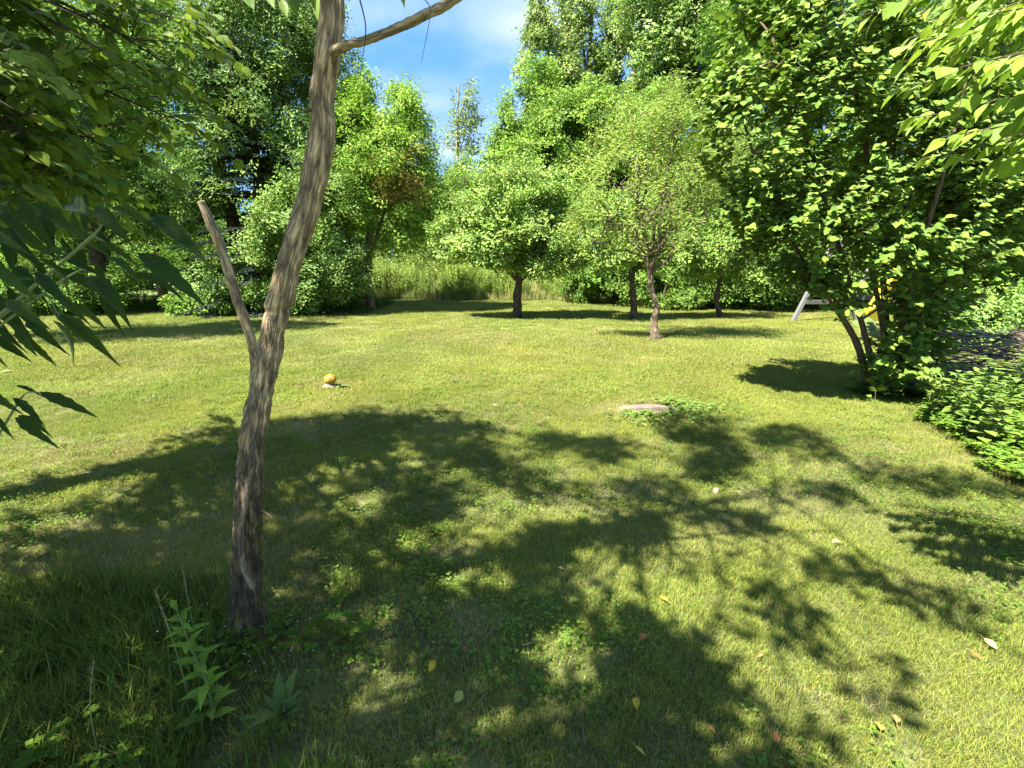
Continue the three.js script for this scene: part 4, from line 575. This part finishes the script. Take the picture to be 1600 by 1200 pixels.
R = rngOf(115);
{ // ---- sapling close by on the left
  const base = [-1.75, 0, -0.85], t = thing('left_sapling', 'toothed dark leaves of a sapling reaching in at the left edge', 'sapling', base), O = vec(base), loc = (p) => vec(p).sub(O);
  const pairs = [[[-0.78, 1.682, -0.9], [-0.888, 1.739, -0.95]], [[-0.784, 1.702, -0.92], [-0.697, 1.646, -0.86]], [[-0.759, 1.699, -0.92], [-0.678, 1.672, -0.94]], [[-0.716, 1.685, -0.96], [-0.582, 1.628, -0.9]], [[-0.777, 1.637, -0.9], [-0.722, 1.602, -0.92]], [[-0.745, 1.617, -0.95], [-0.605, 1.542, -0.9]], [[-0.849, 1.605, -0.85], [-0.83, 1.568, -0.9]], [[-0.859, 1.583, -0.85], [-0.769, 1.529, -0.8]], [[-0.827, 1.573, -0.92], [-0.716, 1.513, -0.86]], [[-0.883, 1.5, -0.9], [-0.767, 1.434, -0.86]], [[-0.945, 1.5, -0.9], [-0.865, 1.446, -0.85]], [[-0.85, 1.539, -0.88], [-0.792, 1.5, -0.84]], [[-0.877, 1.595, -0.8], [-0.807, 1.546, -0.78]], [[-0.954, 1.481, -0.88], [-0.909, 1.434, -0.85]], [[-0.905, 1.695, -0.85], [-0.82, 1.642, -0.82]], [[-0.916, 1.649, -0.85], [-0.829, 1.627, -0.8]], [[-0.947, 1.612, -0.95], [-0.923, 1.638, -1]], [[-0.959, 1.564, -0.9], [-0.944, 1.575, -0.95]], [[-0.927, 1.532, -0.85], [-0.826, 1.503, -0.8]],
    [[-0.912, 1.357, -0.85], [-0.818, 1.316, -0.85]], [[-0.966, 1.346, -0.85], [-0.89, 1.312, -0.82]], [[-1.006, 1.358, -0.85], [-0.936, 1.329, -0.82]], [[-0.939, 1.317, -0.82], [-0.86, 1.268, -0.8]], [[-0.979, 1.306, -0.86], [-0.919, 1.275, -0.86]], [[-0.961, 1.338, -0.8], [-0.911, 1.294, -0.78]], [[-0.989, 1.362, -0.88], [-0.954, 1.339, -0.9]], [[-1.154, 0.551, -0.75], [-1.122, 0.533, -0.82]]];
  const list = pairs.map(([a, b]) => { const p = loc(a), ax = loc(b).sub(p); return { p, axis: ax, normal: V(rr(-0.3, 0.4), 0.75, rr(0.2, 0.9)), len: ax.length() * 1.02, wide: rr(0.28, 0.44) }; });
  const far = (p) => { const d = rr(1.05, 1.5); return V(p[0] * d, 1.6 + (p[1] - 1.6) * d, p[2] * d).sub(O); };
  for (const c of [[-1.039, 1.701, -1], [-0.991, 1.683, -1], [-0.917, 1.714, -1], [-1.03, 1.638, -1], [-0.966, 1.626, -1], [-1.078, 1.613, -1], [-0.936, 1.587, -1], [-1.038, 1.56, -1], [-0.997, 1.533, -1], [-1.094, 1.533, -1], [-1.071, 1.492, -1], [-1.019, 1.478, -1], [-1.11, 1.45, -1], [-0.896, 1.638, -1], [-1.015, 1.738, -1], [-0.95, 1.738, -1], [-1.076, 1.664, -1], [-1.116, 1.573, -1], [-1.144, 1.478, -1], [-0.874, 1.56, -1]]) for (let k = 0; k < 3; k++) { const p = far(c).add(V(rr(-0.06, 0.06), rr(-0.05, 0.05), rr(-0.1, 0.1))); list.push({ p, axis: V(rr(0, 1), -rr(0.2, 1.1), rr(-0.5, 0.5)), normal: V(rr(-0.3, 0.4), 0.75, rr(0.2, 0.9)), len: rr(0.08, 0.14), wide: rr(0.28, 0.44) }); }
  const st = (pts, r) => tube(pts.map((p) => (p.length ? loc(p) : p)), [r, r * 0.7, r * 0.5], 8, 16);
  const node = [-0.784, 1.648, -0.9], low = [-0.972, 1.322, -0.85], mid = [-1.25, 1.3, -0.85];
  part('stem', mergeGeometries([st([[-1.75, 0, -0.85], [-1.72, 0.8, -0.85], [-1.6, 1.5, -0.85]], 0.014), st([[-1.7, 1.0, -0.85], mid, node], 0.006), st([[-1.72, 0.7, -0.85], [-1.3, 0.95, -0.85], low], 0.004), st([mid, [-0.867, 1.564, -0.9], [-0.827, 1.573, -0.92]], 0.003), st([node, [-0.751, 1.688, -0.92], [-0.702, 1.682, -0.95]], 0.0025), st([node, [-0.759, 1.626, -0.92], [-0.745, 1.617, -0.95]], 0.002), st([low, [-0.951, 1.352, -0.86], [-0.923, 1.354, -0.86]], 0.002), st([mid, [-0.944, 1.528, -0.9], [-0.883, 1.5, -0.9]], 0.0025), st([[-1.74, 0.3, -0.85], [-1.5, 0.42, -0.8], [-1.154, 0.551, -0.75]], 0.003)]), plain([0.12, 0.16, 0.05], 0.7), t);
  setLeaves(t, list, TOOTHED, [[0.028, 0.06, 0.01], [0.036, 0.072, 0.012], [0.055, 0.095, 0.015]], { through: 0.35, coat: 0.04 });
}

R = rngOf(116);
// ---------------------------------------------------------------- the bed at the right edge
const bedEdge = (z) => (z > -4.5 ? 3.78 + (-z - 2.97) * 0.33 : 4.3 + (-z - 4.5) * 1.05) + (fbm(z * 2.1, 4, 4, 3) - 0.5) * 0.3;
{
  const weed = (label, h, leaves, len, shapes, colors, group) => {
    const t = thing('leafy_weed', label, 'plant', [0, 0, 0], group), top = V(rr(-0.08, 0.08), h, rr(-0.08, 0.08)); part('stem', tube([V(0, 0, 0), V(top.x * 0.3, h * 0.5, top.z * 0.3), top], [0.005, 0.004, 0.002], 6, 8), plain([0.12, 0.17, 0.05], 0.7), t);
    const list = []; for (let k = 0; k < leaves; k++) { const q = 0.25 + 0.75 * (k / leaves), w = k * 2.4 + rr(-0.3, 0.3), d = V(Math.cos(w), rr(0.1, 0.7), Math.sin(w)); list.push({ p: V(top.x * q * q, h * q, top.z * q * q), axis: d, normal: V(-d.x * 0.4, 1, -d.z * 0.4), len: len * rr(0.7, 1.15) * (1.15 - q * 0.4) }); }
    setLeaves(t, list, shapes, colors); return t;
  };
  const C1 = [[0.12, 0.21, 0.04], [0.15, 0.25, 0.05], [0.18, 0.28, 0.055]], LAB = 'knee high narrow leaved weed in the bed at the right edge', GRP = 'narrow leaved weeds of the right hand bed';
  const protos = [0.66, 0.54, 0.74].map((h) => weed(LAB, h, 26, 0.145, LANCE, C1, GRP));
  let used0 = 0; const spots = [];
  for (let k = 0; k < 62; k++) { const z = -2.85 - Math.pow(R(), 0.8) * 2.7, x = bedEdge(z) + Math.pow(R(), 1.3) * 1.9; if (Math.hypot(x - 4.75, z + 5.55) < 0.6) continue; spots.push([x, z]); }
  spots.forEach(([x, z]) => { const at = [x, ground(x, z), z], low = z < -4.5 ? 0.62 : 1; if (used0 < 3) { protos[used0].position.set(...at); used0++; } else copyOf(protos[used0++ % 3], at, rr(0, 6.28), rr(0.75, 1.1) * low); });
  const broad = weed('broad leaved yellowish weed at the front corner of the right bed', 0.5, 26, 0.13, OVATE, [[0.13, 0.2, 0.035], [0.16, 0.22, 0.04]]); broad.position.set(4.05, 0, -3.7);
  { // pinnate fronds at the corner of the bed
    const t = thing('sumac_sprout', 'sprout with comb like yellowish fronds at the back corner of the right bed', 'plant', [4.25, 0, -4.4]), list = [];
    const C = [[0, 0.42, 0.1, -0.3, 0.55, 0.15], [0, 0.4, 0, -0.15, 0.6, -0.1], [0, 0.36, 0.1, 0.15, 0.52, 0.3], [0, 0.36, 0, 0.3, 0.5, 0]].map((a) => [V(0, 0.1, 0), V(a[0] - 0.05, a[1], a[2]), V(a[3], a[4], a[5])]);
    part('stem', mergeGeometries(C.map((P) => tube(P, [0.004, 0.003, 0.001], 5, 8))), plain([0.14, 0.17, 0.05], 0.7), t);
    for (const P of C) along(list, P, 0.028, 0.095, { hang: 0.1, from: 0.3 }); setLeaves(t, list, LANCE, [[0.16, 0.21, 0.045], [0.14, 0.2, 0.04]]);
  }
  { // large soft leaves by the brush pile
    const t = thing('burdock', 'burdock with large grey green leaves beside the brush pile', 'plant', [5.9, 0, -6.9]), list = [];
    for (let k = 0; k < 14; k++) { const w = k * 2.4, d = V(Math.cos(w), rr(0.2, 0.6), Math.sin(w)); list.push({ p: V(d.x * rr(0.05, 0.5), rr(0.35, 0.72), d.z * 0.3), axis: d, normal: V(rr(-0.4, 0.2), 1, 0.5), len: rr(0.24, 0.36), wide: 1.15 }); }
    part('stem', mergeGeometries(list.map((l) => tube([V(0, 0, 0), l.p.clone().multiplyScalar(0.6), l.p], [0.008, 0.006, 0.005], 5, 5))), plain([0.13, 0.17, 0.07], 0.7), t); setLeaves(t, list, OVATE, [[0.13, 0.175, 0.09], [0.1, 0.145, 0.065]], { coat: 0.1 });
  }
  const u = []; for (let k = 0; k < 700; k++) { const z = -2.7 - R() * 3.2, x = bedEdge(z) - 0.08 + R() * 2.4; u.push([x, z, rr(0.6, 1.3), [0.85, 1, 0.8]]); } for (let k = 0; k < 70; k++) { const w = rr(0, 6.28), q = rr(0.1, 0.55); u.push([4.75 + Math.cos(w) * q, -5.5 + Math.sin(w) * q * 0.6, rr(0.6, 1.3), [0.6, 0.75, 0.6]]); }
  field('bed_undergrowth', 'low dense weeds filling the bed at the right edge', 'weeds', cloverTuft(26, 0.11, 0.034, CLOVER), M.grass, u.map(([x, z, q, c]) => [x, z, q, c, ground(x, z) + R() * R() * 0.2]));
}
R = rngOf(117);
{ // ---- brush pile
  const t = thing('brush_pile', 'long pile of dry grey brown branches behind the right bed', 'brush pile', [6.5, 0, -6.5]), mats = [bark([0.5, 0.43, 0.4], 5, 0.002), bark([0.75, 0.68, 0.66], 5, 0.002), bark([0.3, 0.25, 0.23], 5, 0.002)];
  for (let k = 0; k < 230; k++) {
    const y = rr(0.02, 0.62), half = 0.55 * (1 - y / 0.75), L = rr(0.5, 1.5), w = rr(-0.45, 0.45) + (R() < 0.15 ? 1.2 : 0), x = rr(-0.85, 1.5), z = rr(-half, half) + 0.05, dx = Math.cos(w) * L / 2, dz = Math.sin(w) * L / 2, tilt = rr(-0.12, 0.16), r = Math.pow(R(), 2) * 0.013 + 0.004;
    part('stick', tube([V(x - dx, Math.max(0.02, y - tilt), z - dz), V(x - dx * 0.3 + rr(-0.06, 0.06), y + rr(-0.03, 0.06), z + rr(-0.06, 0.06)), V(x + dx * 0.4, y + rr(-0.05, 0.05), z + rr(-0.05, 0.05)), V(x + dx, Math.max(0.02, y + tilt), z + dz)], [r, r * 0.85, r * 0.6, r * 0.3], 5, 7), mats[k % 3], t);
  }
}
{ // ---- swing frame with its slide, mostly behind the hazel
  const white = plain([0.13, 0.13, 0.125], 0.9), grey = plain([0.06, 0.06, 0.056], 0.9), t = thing('swing_frame', 'weathered white wooden swing frame behind the hazel', 'swing set', [9.2, 0, -12.9]);
  const beam = (a, b, w, d, m, name) => { const A = V(...a), B = V(...b), g = new RoundedBoxGeometry(w, A.distanceTo(B), d, 2, 0.008), q = part(name, g, m, t); q.position.copy(A.clone().lerp(B, 0.5)); q.quaternion.setFromUnitVectors(V(0, 1, 0), B.clone().sub(A).normalize()); return q; };
  beam([-1.42, 0, 0.2], [-0.55, 2.2, 0.1], 0.1, 0.1, white, 'leg'); beam([0.35, 0, 0.2], [-0.5, 2.2, 0.15], 0.1, 0.1, white, 'leg'); beam([1.0, 0, -1.2], [1.75, 2.2, -1.2], 0.1, 0.1, white, 'leg'); beam([2.65, 0, -1.2], [1.8, 2.2, -1.25], 0.1, 0.1, white, 'leg');
  beam([-0.7, 2.24, 0.22], [1.95, 2.24, -1.3], 0.1, 0.12, white, 'top_beam'); beam([-1.18, 0.55, 0.27], [0.12, 0.55, 0.27], 0.12, 0.05, grey, 'cross_bar'); beam([1.2, 0.55, -1.28], [2.43, 0.55, -1.28], 0.12, 0.05, grey, 'cross_bar');
  const y = thing('slide', 'bright yellow plastic slide glimpsed through the hazel stems', 'slide', [9.1, 0, -11.6]), yellow = plain([0.85, 0.56, 0.03], 0.35), sh = new THREE.Shape();
  sh.moveTo(-0.25, 0.16); sh.lineTo(-0.25, 0); sh.lineTo(0.25, 0); sh.lineTo(0.25, 0.16); sh.lineTo(0.21, 0.16); sh.lineTo(0.21, 0.04); sh.lineTo(-0.21, 0.04); sh.lineTo(-0.21, 0.16); sh.closePath();
  const path = new THREE.CatmullRomCurve3([V(-0.5, 0.22, 0.5), V(-0.2, 0.3, 0.3), V(0.35, 0.85, -0.05), V(0.75, 1.3, -0.3), V(1.0, 1.42, -0.45)]);
  part('chute', new THREE.ExtrudeGeometry(sh, { steps: 30, extrudePath: path }), yellow, y);
  const post = (x, z, h) => { const q = part('support', new THREE.CylinderGeometry(0.03, 0.03, h, 12), yellow, y); q.position.set(x, h / 2, z); }; post(1.1, -0.3, 1.35); post(0.9, -0.75, 1.35); post(-0.35, 0.4, 0.2);
  const s = part('step_panel', new RoundedBoxGeometry(0.5, 1.3, 0.08, 3, 0.03), yellow, y); s.position.set(0.35, 0.66, -0.25); s.rotation.y = 0.5;
}
R = rngOf(118);
{ // ---- orange ball on its stone, flat rock and pebbles
  const s = thing('stone', 'small pale stone under the orange ball', 'stone', [-2.41, ground(-2.41, -5.83), -5.83]), g = new THREE.IcosahedronGeometry(0.075, 3), p = g.attributes.position; for (let k = 0; k < p.count; k++) { const q = 0.85 + 0.4 * fbm(p.getX(k) * 18, p.getY(k) * 18, p.getZ(k) * 18, 2); p.setXYZ(k, p.getX(k) * q * 1.15, p.getY(k) * q * 0.6 + 0.02, p.getZ(k) * q); } g.computeVertexNormals();
  part('rock', g, plain([0.16, 0.13, 0.1], 0.95), s);
  const b = thing('ball', 'scuffed orange yellow ball resting on a small stone in the sunny lawn', 'ball', [-2.39, ground(-2.39, -5.83) + 0.115, -5.83]), bg = new THREE.SphereGeometry(0.075, 40, 28), bp = bg.attributes.position; for (let k = 0; k < bp.count; k++) { const x = bp.getX(k), y = bp.getY(k), z = bp.getZ(k), q = 1 + 0.05 * (fbm(x * 20, y * 20, z * 20, 2) - 0.5); bp.setXYZ(k, x * q * 1.06, y * q * 0.92, z * q); } bg.computeVertexNormals();
  const scuff = dataTex(128, 64, (u, v) => { const m = 0.85 + 0.5 * (pf(u, v, 10, 6, 3, 4) - 0.5), q = smooth(pf(u, v, 7, 5, 13, 4), 0.56, 0.7) * 0.4; return [m - q * 0.5, m - q * 0.7, m - q * 0.4]; }, true);
  part('skin', bg, plain([0.52, 0.3, 0.022], 0.55, { map: scuff }), b); const st = part('valve', new THREE.CylinderGeometry(0.006, 0.008, 0.01, 10), plain([0.5, 0.25, 0.03], 0.6), b); st.position.y = 0.075;
  const w = thing('dandelion', 'small green weed right of the orange ball', 'plant', [-2.24, ground(-2.24, -5.8), -5.8]), list = []; for (let k = 0; k < 11; k++) { const a = k * 2.4, d = V(Math.cos(a), rr(0.25, 0.9), Math.sin(a)); list.push({ p: V(0, 0.01, 0), axis: d, normal: V(-d.x, 1, -d.z), len: rr(0.08, 0.15) }); } part('crown', new THREE.CylinderGeometry(0.006, 0.01, 0.03, 8), plain([0.1, 0.13, 0.04], 0.8), w); setLeaves(w, list, LANCE, [[0.09, 0.16, 0.05], [0.12, 0.19, 0.06]]);
  // flat rock sunk in the lawn
  const r = thing('flat_stone', 'flat pinkish stone sunk flush in the lawn', 'stone', [1.51, ground(1.51, -4.85), -4.85]), pos = [], col = [], idx = [], N = 40, Q = 14; for (let j = 0; j <= Q; j++) for (let i = 0; i < N; i++) { const a = i / N * 6.283, e = 1 + 0.35 * (fbm(Math.cos(a) * 1.6 + 5, Math.sin(a) * 1.6, 4, 3) - 0.5), q = j / Q, x = Math.cos(a) * 0.36 * e * q, z = Math.sin(a) * 0.2 * e * q, h = (0.032 + 0.02 * (fbm(x * 7, z * 9, 3, 3) - 0.5)) * (1 - q ** 8) - 0.03 * q ** 8, m = 0.75 + 0.5 * fbm(x * 9, z * 12, 7, 4); pos.push(x, h, z); { const dirt = smooth(fbm(x * 5 + 3, z * 14, 11, 4), 0.45, 0.7); col.push(m * (0.14 - 0.085 * dirt), m * (0.1 - 0.06 * dirt), m * (0.074 - 0.045 * dirt)); }; if (j < Q) { const A = j * N + i, B = j * N + (i + 1) % N; idx.push(A, B, A + N, B, B + N, A + N); } }
  const rg = new THREE.BufferGeometry(); rg.setAttribute('position', new THREE.Float32BufferAttribute(pos, 3)); rg.setAttribute('color', new THREE.Float32BufferAttribute(col, 3)); rg.setIndex(idx); rg.computeVertexNormals(); part('rock', rg, new THREE.MeshStandardMaterial({ vertexColors: true, roughness: 0.95 }), r);
  const pebble = (label, x, z, s, c) => { const t = thing('pebble', label, 'stone', [x, ground(x, z) + s * 0.3, z]), pg = new THREE.DodecahedronGeometry(s, 2), pp = pg.attributes.position; for (let k = 0; k < pp.count; k++) { const q = 0.8 + 0.5 * fbm(pp.getX(k) * 40 + x, pp.getY(k) * 40, pp.getZ(k) * 40, 2); pp.setXYZ(k, pp.getX(k) * q * 1.1, pp.getY(k) * q * 1.3, pp.getZ(k) * q * 0.9); } pg.computeVertexNormals(); part('rock', pg, plain(c, 0.9), t); };
  pebble('small pale brown stone in the grass in front of the flat stone', 1.46, -2.97, 0.024, [0.2, 0.15, 0.11]);
  const c = []; for (let k = 0; k < 130; k++) { const a = rr(-1.2, 2.6), q = 0.9 + 1.6 * R() * R(), x = 1.51 + Math.cos(a) * 0.36 * q, z = -4.85 + Math.sin(a) * 0.22 * q; c.push([x + (Math.cos(a) > 0 ? 0.15 * R() : 0), z, rr(0.9, 1.7), [1, 1, 1]]); }
  field('edge_clover', 'lush clover growing round the flat stone', 'clover', cloverTuft(9, 0.06, 0.018, [CLOVER[1], [0.13, 0.2, 0.045]]), M.grass, c);
}

R = rngOf(119);
// ---------------------------------------------------------------- weeds and fallen leaves in the foreground
{
  const t = thing('lance_weed', 'tall weed with lance shaped leaves at the foot of the leaning tree', 'plant', [-1.06, 0, -1.24]), list = [], P = [V(0, 0, 0), V(0.01, 0.16, -0.02), V(-0.02, 0.34, -0.02), V(-0.05, 0.5, -0.03)];
  part('stem', tube(P, [0.0045, 0.0035, 0.0015], 7, 14), plain([0.12, 0.17, 0.05], 0.7), t); const cv = new THREE.CatmullRomCurve3(P);
  for (let k = 0; k < 34; k++) { const q = 0.12 + 0.88 * k / 34, p = cv.getPoint(q), w = k * 2.4, up = rr(0.1, 0.8), d = V(Math.cos(w), up, Math.sin(w)); list.push({ p, axis: d, normal: V(-d.x * 0.4, 1, -d.z * 0.4 + 0.2), len: rr(0.07, 0.11) * (1.1 - 0.55 * q), wide: 0.75 }); }
  setLeaves(t, list, LANCE, [[0.17, 0.28, 0.045], [0.21, 0.31, 0.055], [0.13, 0.23, 0.04]], { coat: 0.04 });
  const pl = thing('plantain', 'upright strap leaved plantain right of the lance leaved weed', 'plant', [-0.84, 0, -1.3]), l2 = []; for (let k = 0; k < 9; k++) { const w = k * 2.4, d = V(Math.cos(w) * 0.7, rr(0.7, 1.3), Math.sin(w) * 0.7); l2.push({ p: V(0, 0.005, 0), axis: d, normal: V(-d.x, 0.5, -d.z + 0.3), len: rr(0.1, 0.17), wide: 0.6 }); } part('crown', new THREE.CylinderGeometry(0.005, 0.008, 0.02, 8), plain([0.1, 0.13, 0.04], 0.8), pl); setLeaves(pl, l2, LANCE, [[0.1, 0.165, 0.055], [0.12, 0.185, 0.06]]);
  const stalk = (label, x, z, h, lx, lz) => { const g = thing('grass_stalk', label, 'grass stalk', [x, 0, z]); part('stem', tube([V(0, 0, 0), V(lx * 0.3, h * 0.6, lz * 0.3), V(lx, h, lz)], [0.0016, 0.0013, 0.0008], 5, 10), plain([0.22, 0.24, 0.09], 0.8), g); const s = new Soup(); for (let k = 0; k < 34; k++) { const q = rr(0.72, 1), w = rr(0, 6.28); s.leaf(lx * q * q, h * q, lz * q * q, Math.cos(w) * 0.4, 1, Math.sin(w) * 0.4, Math.cos(w), 0, Math.sin(w), 0.016, 0.004, tone([0.3, 0.24, 0.12], 0.2), 0.2); } part('seed_head', s.geometry(), M.grass, g, 'stuff'); };
  stalk('tall seeding grass stalk just left of the lance leaved weed', -1.16, -1.3, 0.5, -0.08, -0.05); stalk('seeding grass stalk standing back left of the leaning tree', -1.36, -1.62, 0.36, -0.04, -0.06); stalk('short seeding grass stalk near the left bottom corner', -1.34, -1.12, 0.4, 0.05, -0.02);
  const f = new Soup(); for (let k = 0; k < 34; k++) { const x = -1.12 + rr(-0.32, 0.32), z = -1.52 + rr(-0.2, 0.16), y = rr(0.05, 0.22); for (let j = 0; j < 5; j++) { const w = j * 1.2566; f.leaf(x, y, z, Math.cos(w), 0.3, Math.sin(w), 0, 1, 0, 0.0042, 0.0028, [0.4, 0.42, 0.36], 0.1); } f.leaf(x, 0, z, 0.02, 1, 0.02, 1, 0, 0, y, 0.0014, [0.1, 0.15, 0.05], 0); }
  const m = part('chickweed', f.geometry(), M.grass, scene, 'stuff'); tag(m, 'tiny white flowers scattered at the foot of the leaning tree', 'flowers', null, 'stuff');
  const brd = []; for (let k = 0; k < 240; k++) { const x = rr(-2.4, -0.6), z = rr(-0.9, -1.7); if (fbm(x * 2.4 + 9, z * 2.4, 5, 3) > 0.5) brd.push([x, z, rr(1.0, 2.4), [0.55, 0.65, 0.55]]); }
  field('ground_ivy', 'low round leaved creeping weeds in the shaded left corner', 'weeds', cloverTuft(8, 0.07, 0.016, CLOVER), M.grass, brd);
}
{
  const Y = [0.42, 0.31, 0.05], O2 = [0.36, 0.15, 0.06], T = [0.33, 0.23, 0.13], PG = [0.34, 0.35, 0.12], RD = [0.32, 0.09, 0.05], GN = [0.15, 0.23, 0.05], WH = [0.42, 0.38, 0.3];
  const leaves = [['bright yellow fallen leaf in the shade at the centre bottom', [-0.313, 0, -1.506], Y, 0.06], ['long yellow green fallen leaf below the bright yellow one', [-0.21, 0, -1.321], PG, 0.07], ['yellow oval fallen leaf in shade near the bottom middle', [0.46, 0, -1.336], Y, 0.055], ['pale yellow fallen leaf at the bottom edge', [0.41, 0, -1.163], PG, 0.05], ['pale narrow fallen leaf in the middle of the dappled shade', [0.266, 0, -2.063], WH, 0.06], ['small red fallen leaf beside a straw patch', [-0.195, 0, -1.546], RD, 0.035], ['green fallen leaf lying in shade', [0.275, 0, -1.833], GN, 0.06], ['bent orange fallen leaf right of centre', [0.543, 0, -1.602], O2, 0.06], ['small tan fallen leaf left of the bent orange leaf', [0.054, 0, -1.578], T, 0.04],
    ['tan orange fallen leaf in the lower shade patch', [0.692, 0, -1.201], O2, 0.05], ['curled orange fallen leaf at the edge of the lower shade patch', [0.903, 0, -1.201], O2, 0.05], ['yellow and brown fallen leaf in the sun near the bottom right', [1.269, 0, -1.216], Y, 0.06], ['flat orange fallen leaf right of the yellow brown one', [1.346, 0, -1.243], T, 0.05], ['brown fallen leaf in the sun between two shade patches', [1.002, 0, -1.515], T, 0.045], ['orange red fallen leaf on the streak of shade', [1.893, 0, -2.053], RD, 0.04], ['small orange fallen leaf far out in the sunny corner', [1.9, 0, -1.543], O2, 0.04], ['curled whitish fallen leaf in the sunny corner', [2.018, 0, -1.612], WH, 0.06], ['pale fallen leaf lying above the streaks of shade', [1.888, 0, -2.313], WH, 0.06], ['yellow upright fallen leaf in the centre right', [0.739, 0, -1.833], Y, 0.06], ['straw coloured fallen leaf amid the streaks of shade', [1.447, 0, -1.975], T, 0.05],
    ['yellow fallen leaf in the dark bottom left corner', [-1.508, 0, -1.301], Y, 0.05], ['yellow green leaf caught in grass left of the leaning trunk', [-1.547, 0, -1.92], PG, 0.05], ['curved yellow leaf at the bark foot of the leaning tree', [-1.401, 0, -1.952], PG, 0.05], ['hanging yellow leaf left of the trunk foot', [-1.416, 0, -1.813], Y, 0.045], ['ragged yellow leaf at the bottom under the lance leaved weed', [-1.136, 0, -1.161], Y, 0.045], ['pale cream leaf in front of the trunk foot', [-1.135, 0, -1.479], WH, 0.035], ['small pale leaf at the edge of the sunny lawn', [-0.219, 0, -4.965], WH, 0.07], ['orange leaf on the shaded lawn just right of the leaning trunk', [-1.901, 0, -3.228], O2, 0.04], ['whitish leaf at the far left of the lawn', [-7.369, 0, -6.564], WH, 0.16], ['faded leaf in the middle of the shade band', [-0.241, 0, -3.284], PG, 0.05]];
  leaves.forEach(([label, [x, , z], c, L], i) => {
    const t = thing('fallen_leaf', label, 'fallen leaf', [x, ground(x, z) + 0.043, z]), q = part('blade', [...OVATE, LANCE[0], LANCE[1]][i % 5], leafMat(c, 0.3, 0.1), t);
    const a = rr(0, 6.28); leafMatrix(V(0, 0, 0), V(Math.cos(a), rr(-0.15, 0.25), Math.sin(a)), V(rr(-0.4, 0.4), 1, rr(0, 0.5)), L * 0.82, 0.75).decompose(q.position, q.quaternion, q.scale);
    const ax = V(Math.cos(a), 0, Math.sin(a)).multiplyScalar(-L * 0.4); part('stalk', tube([V(0, 0, 0), V(ax.x * 0.5, 0.002, ax.z * 0.5), ax], [0.0012, 0.001, 0.0008], 5, 4), plain([0.25, 0.16, 0.07], 0.8), t);
  });
}

renderer.render(scene, camera);
